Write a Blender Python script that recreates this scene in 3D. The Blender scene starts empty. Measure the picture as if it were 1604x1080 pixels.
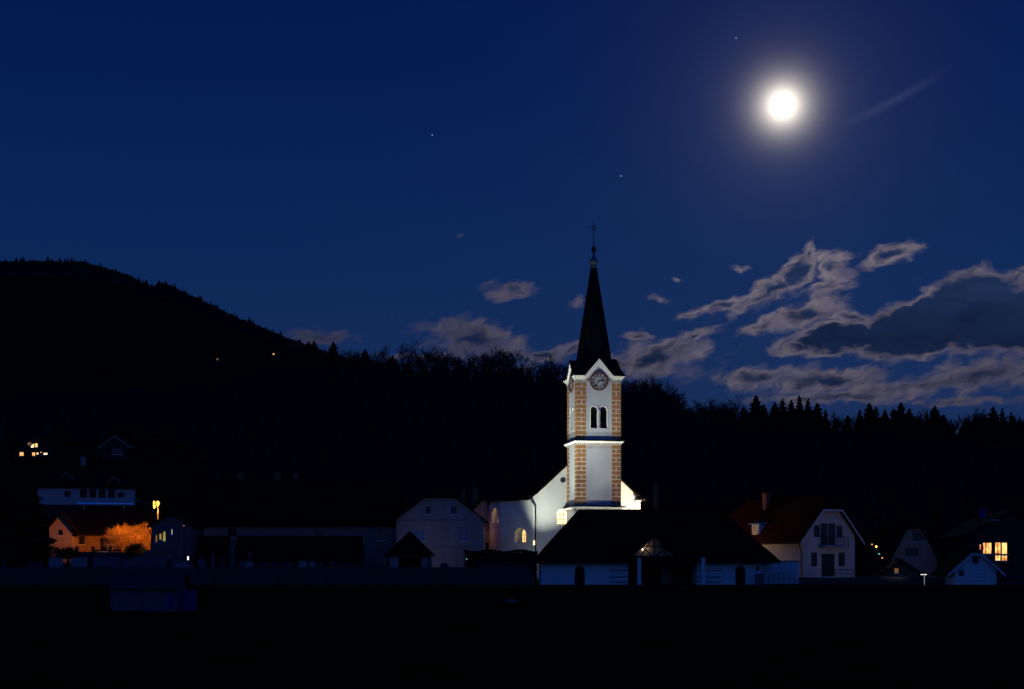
import bpy, bmesh, math, random
from mathutils import Vector, Matrix
from mathutils.geometry import tessellate_polygon
R = math.radians
F = 2228.0          # focal length in photograph pixels (50 mm on 36 mm, 1604 px wide)
CAMZ = 2.3
CX, HY = 802.0, 885.0
scn = bpy.context.scene
col = scn.collection
rnd = random.Random(7)

# ------------------------------------------------------------------ camera
cam_d = bpy.data.cameras.new('camera')
cam = bpy.data.objects.new('camera', cam_d); col.objects.link(cam)
cam.location = (0, 0, CAMZ); cam.rotation_euler = (R(90), 0, 0)
cam_d.lens = 50; cam_d.sensor_width = 36; cam_d.sensor_fit = 'HORIZONTAL'
cam_d.shift_y = (HY - 540) / 1604
cam_d.clip_start = 0.5; cam_d.clip_end = 30000
scn.camera = cam
scn.view_settings.view_transform = 'Standard'
scn.view_settings.look = 'None'
scn.view_settings.exposure = 0
scn.view_settings.gamma = 1
scn.view_settings.use_curve_mapping = False
scn.cycles.use_denoising = True
scn.cycles.max_bounces = 4
scn.cycles.diffuse_bounces = 2
scn.cycles.glossy_bounces = 2
scn.cycles.sample_clamp_indirect = 3

# ------------------------------------------------------------------ sky
MOON_PX, MOON_PY = 1226, 165
def sky_uv(px, py):
    x, z = (px - CX) / F, (HY - py) / F
    return math.atan2(x, 1) * F, math.atan2(z, math.hypot(x, 1)) * F
MU, MV = sky_uv(MOON_PX, MOON_PY)
MOON_AZ, MOON_EL = MU / F, MV / F

world = bpy.data.worlds.new('World'); scn.world = world
world.use_nodes = True
nt = world.node_tree; N = nt.nodes; Lk = nt.links
N.clear()
def nd(t, **kw):
    n = N.new(t)
    for k, v in kw.items(): setattr(n, k, v)
    return n
def setin(n, i, v):
    if hasattr(v, 'is_output'): Lk.new(v, n.inputs[i])
    elif v is not None: n.inputs[i].default_value = v
def M(op, a, b=None, c=None, clamp=False):
    n = nd('ShaderNodeMath', operation=op, use_clamp=clamp)
    setin(n, 0, a); setin(n, 1, b); setin(n, 2, c)
    return n.outputs[0]
def VM(op, a, b=None):
    n = nd('ShaderNodeVectorMath', operation=op)
    setin(n, 0, a); setin(n, 1, b)
    return n.outputs['Value'] if op in ('LENGTH', 'DOT_PRODUCT') else n.outputs['Vector']
def VS(a, s):
    n = nd('ShaderNodeVectorMath', operation='SCALE'); setin(n, 0, a); setin(n, 3, s); return n.outputs['Vector']
def mapr(v, a, b, c=0.0, d=1.0, smooth=True):
    n = nd('ShaderNodeMapRange', interpolation_type='SMOOTHSTEP' if smooth else 'LINEAR')
    for i, q in enumerate((v, a, b, c, d)): setin(n, i, q)
    return n.outputs[0]
def mixc(f, a, b):
    n = nd('ShaderNodeMix', data_type='RGBA')
    setin(n, 0, f); setin(n, 6, a); setin(n, 7, b)
    return n.outputs[2]
tc = nd('ShaderNodeTexCoord')
dirv = VM('NORMALIZE', tc.outputs['Generated'])
sep = nd('ShaderNodeSeparateXYZ'); Lk.new(dirv, sep.inputs[0])
az = M('ARCTAN2', sep.outputs[0], sep.outputs[1])
el = M('ARCSINE', sep.outputs[2])
U = M('MULTIPLY', az, F); V = M('MULTIPLY', el, F)
cmb = nd('ShaderNodeCombineXYZ'); Lk.new(U, cmb.inputs[0]); Lk.new(V, cmb.inputs[1])
P = cmb.outputs[0]
# twilight gradient by elevation
ramp = nd('ShaderNodeValToRGB')
cr = ramp.color_ramp
stops = [(0.0, (0.0105, 0.026, 0.082)), (0.09, (0.0088, 0.0255, 0.092)), (0.20, (0.0036, 0.0205, 0.0925)),
         (0.32, (0.0014, 0.0118, 0.080)), (0.45, (0.0005, 0.0066, 0.062)), (1.0, (0.001, 0.006, 0.045))]
while len(cr.elements) < len(stops): cr.elements.new(0.5)
for e, (p, c) in zip(cr.elements, stops): e.position = p; e.color = (*c, 1)
Lk.new(M('MAXIMUM', sep.outputs[2], 0.0), ramp.inputs[0])
# the afterglow of dusk lies behind the photographer
back = mapr(sep.outputs[1], 0.55, -0.9, 1.0, 3.2)
base = VS(ramp.outputs[0], back)
sky = nd('ShaderNodeTexSky', sky_type='NISHITA', sun_disc=False, sun_elevation=MOON_EL, sun_rotation=MOON_AZ,
         altitude=300, air_density=1.0, dust_density=0.5, ozone_density=3.0)
base = VM('ADD', base, VM('MULTIPLY', sky.outputs[0], (0.00006, 0.00012, 0.0004)))
# moon aureole
mvec = Vector((math.sin(MOON_AZ) * math.cos(MOON_EL), math.cos(MOON_AZ) * math.cos(MOON_EL), math.sin(MOON_EL)))
ang = M('ARCCOSINE', M('MINIMUM', VM('DOT_PRODUCT', dirv, tuple(mvec)), 1.0))
dpx = M('MULTIPLY', ang, F)
def glow(amp, w):
    return M('MULTIPLY', M('EXPONENT', M('MULTIPLY', dpx, -1.0 / w)), amp)
g1, g2, g3 = glow(4.0, 14.5), glow(0.12, 56.0), glow(0.020, 170.0)
base = VM('ADD', base, VS((1.0, 0.90, 0.74), g1))
base = VM('ADD', base, VS((0.60, 0.50, 0.50), g2))
base = VM('ADD', base, VS((0.45, 0.48, 0.66), g3))
# clouds : (px, py, half length, half height, tilt deg, weight)
CL = [(1390, 399, 52, 18, 10, .78), (1408, 391, 30, 10, 14, .5),
      (1250, 426, 44, 26, 40, 1.3), (1206, 456, 68, 20, 28, 1.1), (1135, 479, 50, 11, 14, .75), (1270, 396, 20, 20, 60, .7), (1307, 420, 22, 34, 70, .75), (1293, 454, 52, 18, 20, .85),
      (1195, 509, 58, 17, 12, .85), (1265, 490, 68, 23, 14, 1.05), (1337, 498, 62, 17, -8, .85),
      (1310, 530, 90, 26, 2, 2.1), (1440, 513, 116, 48, 14, 2.9), (1530, 488, 98, 68, 0, 3.0), (1640, 497, 112, 64, 0, 3.0), (1430, 532, 176, 24, 0, 1.9), (1580, 520, 130, 34, 0, 2.4), (1250, 544, 42, 15, 0, .75),
      (1190, 592, 88, 17, 4, .75), (1290, 597, 118, 24, 0, 1.0), (1420, 606, 160, 20, 4, .8), (1540, 588, 118, 27, 8, .95), (1640, 585, 84, 32, 0, 1.0), (1310, 622, 130, 14, 2, .75), (1500, 628, 150, 10, 0, .5),
      (1035, 472, 30, 13, -25, .5), (1078, 496, 30, 11, 20, .6), (1162, 420, 24, 9, 0, .35), (1063, 433, 18, 8, 0, .4), (905, 474, 20, 20, 40, .35),
      (798, 455, 58, 20, 4, .55), (727, 370, 30, 14, 10, .12),
      (500, 528, 80, 20, 0, .55), (745, 535, 105, 36, -8, .75), (850, 556, 90, 16, -6, .6), (895, 548, 60, 14, 14, .6),
      (1035, 560, 105, 38, 10, .9), (1000, 528, 38, 12, 0, .5), (1090, 525, 42, 14, 10, .6), (950, 570, 80, 20, 0, .7),
      (650, 560, 120, 12, 0, .35), (1604, 420, 30, 10, 0, .4)]
nz = nd('ShaderNodeTexNoise', noise_dimensions='2D'); nz.inputs['Scale'].default_value = 1.0
nz.inputs['Detail'].default_value = 2; nz.inputs['Roughness'].default_value = 0.6
Lk.new(VM('MULTIPLY', P, (1 / 46, 1 / 24, 1)), nz.inputs['Vector'])
warp = VM('MULTIPLY', VM('SUBTRACT', nz.outputs['Color'], (.5, .5, .5)), (40, 24, 0))
Pw = VM('ADD', P, warp)
fld = None
for (px, py, a, b, t, w) in CL:
    u, v = sky_uv(px, py)
    if w < .8: w += .2 if w > .3 else 0.05
    m = nd('ShaderNodeMapping', vector_type='TEXTURE')
    Lk.new(Pw, m.inputs['Vector'])
    m.inputs['Location'].default_value = (u, v, 0); m.inputs['Rotation'].default_value = (0, 0, R(t)); m.inputs['Scale'].default_value = (a, b, 1)
    l = M('MULTIPLY_ADD', VM('LENGTH', m.outputs[0]), -max(w, .95), w)
    fld = l if fld is None else M('SMOOTH_MAX', fld, l, 0.12)
# low bands of cloud carry on all round the horizon outside the frame
n2 = nd('ShaderNodeTexNoise', noise_dimensions='3D'); n2.inputs['Scale'].default_value = 7; n2.inputs['Detail'].default_value = 5
Lk.new(VM('MULTIPLY', dirv, (1, 1, 3.2)), n2.inputs['Vector'])
lowm = M('MULTIPLY', mapr(V, 420, 150), mapr(M('ABSOLUTE', U), 860, 1300))
fld = M('MAXIMUM', fld, M('ADD', M('MULTIPLY', M('SUBTRACT', n2.outputs[0], .5), 3.0), M('MULTIPLY_ADD', lowm, 5.0, -5.0)))
n3 = nd('ShaderNodeTexNoise', noise_dimensions='2D'); n3.inputs['Scale'].default_value = 1.0
n3.inputs['Detail'].default_value = 4; n3.inputs['Roughness'].default_value = 0.52; n3.inputs['Distortion'].default_value = 0.0
mp3 = nd('ShaderNodeMapping', vector_type='TEXTURE'); mp3.inputs['Rotation'].default_value = (0, 0, R(24)); mp3.inputs['Scale'].default_value = (58, 22, 1)
Lk.new(Pw, mp3.inputs['Vector']); Lk.new(mp3.outputs[0], n3.inputs['Vector'])
dens = M('ADD', fld, M('MULTIPLY', M('SUBTRACT', n3.outputs[0], .55), 1.45))
alpha = mapr(dens, -0.20, 0.66)
thick = mapr(M('ADD', fld, M('MULTIPLY', M('SUBTRACT', n3.outputs[0], .5), .8)), 0.30, 0.95)
near = M('EXPONENT', M('MULTIPLY', M('SUBTRACT', dpx, 250), -1.0 / 215))
near = M('MINIMUM', near, 1.1)
n6 = nd('ShaderNodeTexNoise', noise_dimensions='2D'); n6.inputs['Scale'].default_value = 1.0; n6.inputs['Detail'].default_value = 2; n6.inputs['Roughness'].default_value = .5
mp6 = nd('ShaderNodeMapping', vector_type='TEXTURE'); mp6.inputs['Rotation'].default_value = (0, 0, R(25)); mp6.inputs['Scale'].default_value = (34, 13, 1)
Lk.new(Pw, mp6.inputs['Vector']); Lk.new(mp6.outputs[0], n6.inputs['Vector'])
rim = VS((0.205, 0.162, 0.155), M('MULTIPLY', near, mapr(n6.outputs[0], .25, .75, .55, 1.30)))
rim = VM('ADD', rim, (0.030, 0.030, 0.060))
core = VS((0.0100, 0.0215, 0.064), 1.0)
n4 = nd('ShaderNodeTexNoise', noise_dimensions='2D'); n4.inputs['Scale'].default_value = 1.0; n4.inputs['Detail'].default_value = 4
Lk.new(VM('MULTIPLY', Pw, (1 / 60, 1 / 30, 1)), n4.inputs['Vector'])
core = VS(core, M('MULTIPLY', M('MULTIPLY_ADD', n4.outputs[0], 0.9, 0.5), mapr(V, 330, 430, .72, 1.3)))
ccol = mixc(thick, rim, core)
base = mixc(M('MULTIPLY', alpha, 0.90), base, ccol)
# a faint pale streak right of the moon
u0, v0 = sky_uv(1400, 158)
m = nd('ShaderNodeMapping', vector_type='TEXTURE'); Lk.new(P, m.inputs['Vector'])
m.inputs['Location'].default_value = (u0, v0, 0); m.inputs['Rotation'].default_value = (0, 0, R(23)); m.inputs['Scale'].default_value = (104, 6.5, 1)
sx = nd('ShaderNodeSeparateXYZ'); Lk.new(m.outputs[0], sx.inputs[0])
bend = M('ADD', sx.outputs[1], M('MULTIPLY', M('POWER', sx.outputs[0], 2.0), -0.9))
st = M('MULTIPLY', M('EXPONENT', M('MULTIPLY', M('POWER', bend, 2.0), -1.4)), mapr(M('ABSOLUTE', sx.outputs[0]), 1.0, 0.1))
base = VM('ADD', base, VS((0.014, 0.014, 0.017), st))
bg = nd('ShaderNodeBackground'); Lk.new(base, bg.inputs[0]); bg.inputs[1].default_value = 1.0
wo = nd('ShaderNodeOutputWorld'); Lk.new(bg.outputs[0], wo.inputs[0])
world.cycles.sampling_method = 'MANUAL'; world.cycles.sample_map_resolution = 512

# moonlight
sd = bpy.data.lights.new('moonlight', 'SUN'); sd.energy = 0.012; sd.angle = R(0.5); sd.color = (1, .93, .82)
so = bpy.data.objects.new('moonlight', sd); col.objects.link(so)
so.rotation_euler = Vector((mvec.x, mvec.y, mvec.z + 0.045)).to_track_quat('Z', 'Y').to_euler()

# ------------------------------------------------------------------ materials
def material(name, c, rough=.8, var=.18, scale=3.0, bump=0.0, metal=0.0, stain=0.0, spec=.3, emit=None, estr=0.0, coords='Object'):
    m = bpy.data.materials.new(name); m.use_nodes = True
    t = m.node_tree; n = t.nodes; b = n['Principled BSDF']
    b.inputs['Roughness'].default_value = rough; b.inputs['Metallic'].default_value = metal
    b.inputs['Specular IOR Level'].default_value = spec
    tcx = n.new('ShaderNodeTexCoord')
    no = n.new('ShaderNodeTexNoise'); no.inputs['Scale'].default_value = scale; no.inputs['Detail'].default_value = 6; no.inputs['Roughness'].default_value = .62
    t.links.new(tcx.outputs[coords], no.inputs['Vector'])
    mx = n.new('ShaderNodeMix'); mx.data_type = 'RGBA'
    lo = [max(0, q * (1 - var * 1.6)) for q in c]; hi = [min(1, q * (1 + var * 1.2)) for q in c]
    mx.inputs[6].default_value = (*lo, 1); mx.inputs[7].default_value = (*hi, 1)
    t.links.new(no.outputs[0], mx.inputs[0])
    out = mx.outputs[2]
    if stain:
        n5 = n.new('ShaderNodeTexNoise'); n5.inputs['Scale'].default_value = scale * .22; n5.inputs['Detail'].default_value = 8; n5.inputs['Roughness'].default_value = .7
        mp = n.new('ShaderNodeMapping'); mp.inputs['Scale'].default_value = (1.6, 1.6, .35)
        t.links.new(tcx.outputs[coords], mp.inputs[0]); t.links.new(mp.outputs[0], n5.inputs['Vector'])
        r = n.new('ShaderNodeMapRange'); r.inputs[1].default_value = .45; r.inputs[2].default_value = .75; r.inputs[3].default_value = 0; r.inputs[4].default_value = stain
        t.links.new(n5.outputs[0], r.inputs[0])
        m2 = n.new('ShaderNodeMix'); m2.data_type = 'RGBA'; m2.inputs[7].default_value = (c[0] * .45, c[1] * .43, c[2] * .38, 1)
        t.links.new(r.outputs[0], m2.inputs[0]); t.links.new(out, m2.inputs[6]); out = m2.outputs[2]
    t.links.new(out, b.inputs['Base Color'])
    if bump:
        bp = n.new('ShaderNodeBump'); bp.inputs['Strength'].default_value = bump; bp.inputs['Distance'].default_value = .05
        t.links.new(no.outputs[0], bp.inputs['Height']); t.links.new(bp.outputs[0], b.inputs['Normal'])
    if emit:
        b.inputs['Emission Color'].default_value = (*emit, 1); b.inputs['Emission Strength'].default_value = estr
    return m
def glow_mat(name, c1, c2, strength, scale=2.0, lo=.3, hi=.7):
    """a lit window or lamp: curtains and furniture inside break the light up"""
    m = bpy.data.materials.new(name); m.use_nodes = True
    t = m.node_tree; n = t.nodes; b = n['Principled BSDF']
    b.inputs['Base Color'].default_value = (.05, .04, .03, 1); b.inputs['Roughness'].default_value = .15
    tcx = n.new('ShaderNodeTexCoord'); mp = n.new('ShaderNodeMapping'); mp.inputs['Scale'].default_value = (1, 1, .55)
    no = n.new('ShaderNodeTexNoise'); no.inputs['Scale'].default_value = scale; no.inputs['Detail'].default_value = 3
    r = n.new('ShaderNodeValToRGB'); r.color_ramp.elements[0].position = lo; r.color_ramp.elements[1].position = hi
    r.color_ramp.elements[0].color = (*c1, 1); r.color_ramp.elements[1].color = (*c2, 1)
    t.links.new(tcx.outputs['Object'], mp.inputs[0]); t.links.new(mp.outputs[0], no.inputs['Vector']); t.links.new(no.outputs[0], r.inputs[0])
    t.links.new(r.outputs[0], b.inputs['Emission Color']); b.inputs['Emission Strength'].default_value = strength
    return m
def roof_mat(name, c, pitch=.34, rough=.75):
    """rows of tiles: wave relief across the slope plus weathering"""
    m = material(name, c, rough, .35, 5, 0, spec=.03)
    t = m.node_tree; n = t.nodes; b = n['Principled BSDF']
    tcx = n.new('ShaderNodeTexCoord'); w = n.new('ShaderNodeTexWave'); w.bands_direction = 'Z'; w.wave_profile = 'SAW'
    w.inputs['Scale'].default_value = .314 / pitch * 1.0; w.inputs['Distortion'].default_value = .6; w.inputs['Detail'].default_value = 1
    bp = n.new('ShaderNodeBump'); bp.inputs['Strength'].default_value = .5; bp.inputs['Distance'].default_value = .04
    t.links.new(tcx.outputs['Object'], w.inputs['Vector']); t.links.new(w.outputs['Fac'], bp.inputs['Height']); t.links.new(bp.outputs[0], b.inputs['Normal'])
    return m
MT = dict(
    plaster=material('white_plaster', (.74, .74, .72), .9, .06, 2.0, .25, stain=.25),
    plaster_cream=material('cream_plaster', (.66, .55, .46), .9, .07, 2.0, .25, stain=.3),
    plaster_farm=material('farmhouse_plaster', (.36, .22, .16), .9, .12, 1.2, .25, stain=.5),
    plaster_pale=material('pale_grey_plaster', (.50, .48, .46), .9, .08, 1.6, .25, stain=.35),
    plaster_slate=material('slate_grey_plaster', (.17, .125, .12), .9, .1, 1.6, .25, stain=.5),
    plaster_ochre=material('pale_ochre_plaster', (.50, .37, .24), .9, .1, 1.3, .3, stain=.4),
    plaster_dull=material('weathered_plaster', (.36, .31, .27), .9, .1, 1.6, .25, stain=.5),
    plaster_grey=material('grey_plaster', (.45, .36, .30), .9, .12, 1.4, .25, stain=.5),
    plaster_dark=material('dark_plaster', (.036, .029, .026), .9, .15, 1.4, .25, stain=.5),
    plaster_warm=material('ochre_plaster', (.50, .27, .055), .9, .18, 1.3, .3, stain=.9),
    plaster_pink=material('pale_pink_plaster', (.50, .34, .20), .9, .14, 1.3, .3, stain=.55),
    church_white=material('church_limewash', (.76, .77, .74), .9, .05, 1.2, .3, stain=.18),
    church_panel=material('blue_grey_limewash', (.47, .495, .535), .9, .10, .9, .35, stain=.3),
    trim=material('white_trim', (.82, .82, .78), .8, .05, 3, .1, stain=.15),
    band=material('grey_band', (.33, .30, .28), .85, .15, 4, .2),
    quoin=material('ochre_quoin', (.38, .18, .066), .85, .3, 2.2, .25, stain=.3),
    slate=material('dark_slate', (.010, .009, .009), .8, .35, 4, .2, spec=.05),
    spire=material('dark_metal_spire', (.008, .008, .009), .6, .3, 3, .1, spec=.08),
    roof=roof_mat('dark_roof_tiles', (.013, .0085, .0070)),
    roof_brown=roof_mat('brown_roof_tiles', (.020, .0095, .0065)),
    roof_red=roof_mat('red_roof_tiles', (.055, .0065, .003)),
    timber=material('dark_timber', (.028, .020, .015), .8, .3, 5, .2),
    dark=material('dark_opening', (.006, .006, .007), .6, .2, 3),
    glass=material('dark_window_glass', (.010, .011, .014), .12, .1, 3, spec=.5),
    curtain=material('window_with_net_curtain', (.30, .30, .33), .6, .3, 6),
    blueglass=material('pale_window_blind', (.16, .25, .36), .4, .2, 3),
    frame=material('window_frame', (.12, .10, .09), .6, .1, 5),
    frame_white=material('white_window_frame', (.6, .6, .6), .6, .1, 5),
    brick=material('red_chimney_brick', (.34, .11, .055), .9, .25, 9, .3),
    copper=material('green_copper', (.16, .22, .18), .5, .3, 8, .1, metal=.5),
    iron=material('dark_iron', (.02, .02, .022), .6, .2, 8, metal=.3),
    concrete=material('old_concrete_wall', (.075, .060, .056), .95, .35, .8, .4, stain=.6),
    granite=material('grey_granite', (.10, .10, .115), .6, .25, 7, .1),
    marble=material('pale_marble', (.23, .23, .25), .6, .2, 5, .1),
    granite_dark=material('dark_granite', (.035, .034, .04), .5, .3, 8, .1),
    bark=material('dark_bark', (.020, .017, .015), .95, .3, 6, .3),
    needles=material('dark_needles', (.030, .032, .022), .95, .4, 2, spec=.0),
    twigs=material('bare_twigs', (.062, .047, .041), .95, .3, 3, spec=.0),
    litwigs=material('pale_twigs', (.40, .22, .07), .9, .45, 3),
    hedge=material('hedge_leaves', (.012, .020, .009), .9, .5, 3, spec=.1),
    grass=material('field_grass', (.016, .019, .0058), .95, .5, .35, .2, spec=.0),
    hill=material('wooded_hill', (.014, .014, .010), 1, .5, .02, 0, spec=.0),
    bluepaint=material('blue_paint', (.012, .022, .16), .6, .15, 4),
    tealpaint=material('faded_teal_boards', (.085, .13, .155), .8, .4, 1.5),
    hutroof=material('dull_purple_roof', (.055, .035, .045), .85, .3, 3),
    silver=material('pale_metal', (.45, .45, .46), .45, .1, 5, metal=.4),
    carpaint=material('car_paint', (.03, .045, .07), .35, .1, 3, spec=.5),
    lamplit_rear=material('painted_lamplight_rear', (.5, .38, .28), .5, .1, 3),  # lamplight on the van end, put into the colour
    dial=material('clock_dial_grey', (.40, .39, .42), .7, .1, 4),
    dialplate=material('clock_numeral_plate', (.46, .47, .45), .7, .12, 6),
    dialdark=material('clock_dark_ring', (.06, .05, .05), .7, .2, 6),
    dialrim=material('clock_red_brown_rim', (.16, .06, .045), .7, .2, 6),
    win_church=glow_mat('lit_church_window', (1.0, .45, .08), (1.0, .72, .30), 1.6, 1.4),
    win_bright=glow_mat('bright_warm_window', (1.0, .55, .16), (1.0, .86, .50), 2.2, 1.2),
    win_orange=glow_mat('orange_lit_window', (.60, .10, .006), (1.0, .66, .20), 1.6, 2.1, .36, .60),
    win_yellow=glow_mat('dim_yellow_window', (.20, .13, .02), (.42, .30, .07), 1.0, 1.5),
    win_pale=glow_mat('pale_lit_window', (.5, .6, .5), (.7, .75, .6), 1.0, 2),
    win_far=glow_mat('far_lit_window', (.9, .36, .06), (1.0, .66, .26), 1.4, .5),
    win_faint=glow_mat('faint_lit_window', (.10, .045, .012), (.26, .13, .04), 1.0, 2),
    sky_mirror=material('sky_mirror_finish', (.85, .85, .85), .12, .03, 5, 0, metal=1.0),  # mirror finish stands in for the light on balcony edge and cable
    bulb_orange=material('sodium_lamp', (.9, .5, .1), .5, 0, 1, emit=(1.0, .33, .04), estr=5),
    bulb_small=material('small_orange_lamp', (.9, .5, .1), .5, 0, 1, emit=(1.0, .36, .05), estr=2.6),
    bulb_white=material('white_lamp', (.9, .9, .9), .5, 0, 1, emit=(1.0, .95, .8), estr=1.5),
    glow_post=material('painted_glow_post', (.8, .8, .75), .4, 0, 1, emit=(1.0, .95, .8), estr=.2),  # faint glow put on the post for the light of its heads
    bulb_green=material('green_lamp', (.4, .9, .7), .5, 0, 1, emit=(.25, .8, .55), estr=.5),
    bulb_red=material('red_lamp', (.9, .2, .1), .5, 0, 1, emit=(1.0, .2, .04), estr=1.2),
    star=material('star_light', (.5, .5, .5), .5, 0, 1, emit=(.8, .85, 1.0), estr=.5),
    moon=material('moon_surface', (.8, .78, .72), 1, .05, .02, 0, emit=(1.0, .97, .92), estr=1.15),
)

# ------------------------------------------------------------------ builders
class MB:
    def __init__(s): s.v = []; s.f = []
    def add(s, vs, fs):
        o = len(s.v); s.v += [tuple(q) for q in vs]; s.f += [tuple(i + o for i in f) for f in fs]; return s
    def box(s, x0, x1, y0, y1, z0, z1):
        return s.add([(x0, y0, z0), (x1, y0, z0), (x1, y1, z0), (x0, y1, z0), (x0, y0, z1), (x1, y0, z1), (x1, y1, z1), (x0, y1, z1)],
                     [(0, 3, 2, 1), (4, 5, 6, 7), (0, 1, 5, 4), (1, 2, 6, 5), (2, 3, 7, 6), (3, 0, 4, 7)])
    def frustum(s, a0, a1, b0, b1, z0, c0, c1, d0, d1, z1):
        return s.add([(a0, b0, z0), (a1, b0, z0), (a1, b1, z0), (a0, b1, z0), (c0, d0, z1), (c1, d0, z1), (c1, d1, z1), (c0, d1, z1)],
                     [(0, 3, 2, 1), (4, 5, 6, 7), (0, 1, 5, 4), (1, 2, 6, 5), (2, 3, 7, 6), (3, 0, 4, 7)])
    def slab(s, poly, th, down=Vector((0, 0, -1))):
        n = len(poly); p = [Vector(q) for q in poly]; q = [a + down * th for a in p]
        fs = [tuple(range(n)), tuple(range(2 * n - 1, n - 1, -1))]
        for i in range(n):
            j = (i + 1) % n; fs.append((i, i + n, j + n, j))
        return s.add(p + q, fs)
    def tube(s, p0, p1, r0, r1=None, n=6, caps=True):
        p0, p1 = Vector(p0), Vector(p1); r1 = r0 if r1 is None else r1
        d = (p1 - p0)
        if d.length < 1e-6: return s
        d.normalize(); a = d.orthogonal().normalized(); b = d.cross(a)
        vs = []
        for p, r in ((p0, r0), (p1, r1)):
            for k in range(n):
                t = 2 * math.pi * k / n; vs.append(p + a * (r * math.cos(t)) + b * (r * math.sin(t)))
        fs = [(k, (k + 1) % n, n + (k + 1) % n, n + k) for k in range(n)]
        if caps: fs += [tuple(range(n - 1, -1, -1)), tuple(range(n, 2 * n))]
        return s.add(vs, fs)
    def path(s, pts, r, n=6):
        for a, b in zip(pts, pts[1:]): s.tube(a, b, r, r, n)
        return s
    def lathe(s, prof, c=(0, 0), n=16):
        vs = []; fs = []
        for (r, z) in prof:
            for k in range(n):
                t = 2 * math.pi * k / n; vs.append((c[0] + r * math.cos(t), c[1] + r * math.sin(t), z))
        for i in range(len(prof) - 1):
            for k in range(n):
                fs.append((i * n + k, i * n + (k + 1) % n, (i + 1) * n + (k + 1) % n, (i + 1) * n + k))
        fs.append(tuple(range(n - 1, -1, -1))); fs.append(tuple(range((len(prof) - 1) * n, len(prof) * n)))
        return s.add(vs, fs)
    def facade(s, outline, holes, T, y0=0.0, depth=.2):
        """wall face in local xz with true openings; T maps (x, y, z) of the face frame to the object"""
        loops = [[Vector((x, z, 0)) for x, z in outline]] + [[Vector((x, z, 0)) for x, z in h] for h in holes]
        flat = [p for l in loops for p in l]
        tris = tessellate_polygon(loops)
        fs = []
        for t in tris:
            a, b, c = (flat[i] for i in t)
            fs.append(t if (b - a).cross(c - a).z > 0 else (t[0], t[2], t[1]))
        s.add([T(p.x, y0, p.y) for p in flat], fs)
        for h in holes:
            n = len(h)
            s.add([T(x, y0, z) for x, z in h] + [T(x, y0 + depth, z) for x, z in h],
                  [(i, (i + 1) % n, n + (i + 1) % n, n + i) for i in range(n)])
        return s
    def mesh(s, name):
        m = bpy.data.meshes.new(name); m.from_pydata(s.v, [], s.f)
        return m
    def build(s, name, mat, parent=None, smooth=False, loc=None, fix=True):
        m = s.mesh(name)
        if fix:
            bm = bmesh.new(); bm.from_mesh(m); bmesh.ops.recalc_face_normals(bm, faces=bm.faces); bm.to_mesh(m); bm.free()
        m.materials.append(mat)
        if smooth:
            for p in m.polygons: p.use_smooth = True
        o = bpy.data.objects.new(name, m); col.objects.link(o)
        if parent: o.parent = parent
        if loc: o.location = loc
        return o
def tag(o, label, cat, group=None):
    o['label'] = label; o['category'] = cat
    if group: o['group'] = group
    return o
def thing(name, label, cat, loc=(0, 0, 0), rz=0.0, group=None):
    o = bpy.data.objects.new(name, None); col.objects.link(o)
    o.location = loc; o.rotation_euler = (0, 0, rz)
    return tag(o, label, cat, group)
def kind(o, k): o['kind'] = k; return o
def copy_tree(o, parent=None):
    c = o.copy(); col.objects.link(c)
    if parent: c.parent = parent
    for ch in list(o.children): copy_tree(ch, c)
    return c
def X(px, D): return (px - CX) / F * D
def Z(py, D): return CAMZ + (HY - py) / F * D
FRONT = lambda x, y, z: (x, y, z)
def face_left(W, L):          # face frame of the left wall: x runs from back to front
    return lambda x, y, z: (-W / 2 + y, L / 2 - x, z)
def rect(x, z, w, h): return [(x - w / 2, z), (x + w / 2, z), (x + w / 2, z + h), (x - w / 2, z + h)]
def arch(x, z, w, h, n=8, point=1.0):
    r = w / 2; zs = z + h - r * point
    pts = [(x - r, z), (x + r, z)]
    for k in range(n + 1):
        t = math.pi * k / n; pts.append((x + r * math.cos(t), zs + r * point * math.sin(t)))
    return pts
def fan(mb, pts, T, y):
    return mb.add([T(x, y, z) for x, z in pts], [tuple(range(len(pts)))])
def window(parent, T, x, z, w, h, glass, frame, y=.13, cols=2, rows=1, arched=False, sill=True, bar=.06, name='window', point=1.0):
    """frame (part) with its pane and sill (sub-parts) set into an opening"""
    f = MB()
    def bx(x0, x1, z0, z1, y0=y - .05, y1=y + .02):
        a = [T(x0, y0, z0), T(x1, y0, z0), T(x1, y1, z0), T(x0, y1, z0), T(x0, y0, z1), T(x1, y0, z1), T(x1, y1, z1), T(x0, y1, z1)]
        f.add(a, [(0, 3, 2, 1), (4, 5, 6, 7), (0, 1, 5, 4), (1, 2, 6, 5), (2, 3, 7, 6), (3, 0, 4, 7)])
    if not arched:
        bx(x - w / 2, x - w / 2 + bar, z, z + h); bx(x + w / 2 - bar, x + w / 2, z, z + h)
        bx(x - w / 2 + bar, x + w / 2 - bar, z + h - bar, z + h, y - .048); bx(x - w / 2 + bar, x + w / 2 - bar, z, z + bar, y - .048)
    else:
        bx(x - w / 2, x + w / 2, z, z + bar)
    top = z + h - (bar if not arched else w * .12)
    for k in range(1, cols): q = x - w / 2 + w * k / cols; bx(q - bar / 2, q + bar / 2, z + bar, top, y - .044)
    for k in range(1, rows): q = z + h * k / rows; bx(x - w / 2 + bar, x + w / 2 - bar, q - bar / 2, q + bar / 2, y - .041)
    fo = f.build(name, frame, parent)
    p = MB(); fan(p, arch(x, z, w, h, point=point) if arched else rect(x, z, w, h), T, y)
    p.build('pane', glass, fo)
    if sill:
        f = MB(); bx(x - w / 2 - .1, x + w / 2 + .1, z - .1, z - .005, -.1, .1); f.build('sill', MT['trim'], fo)
    return fo
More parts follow.
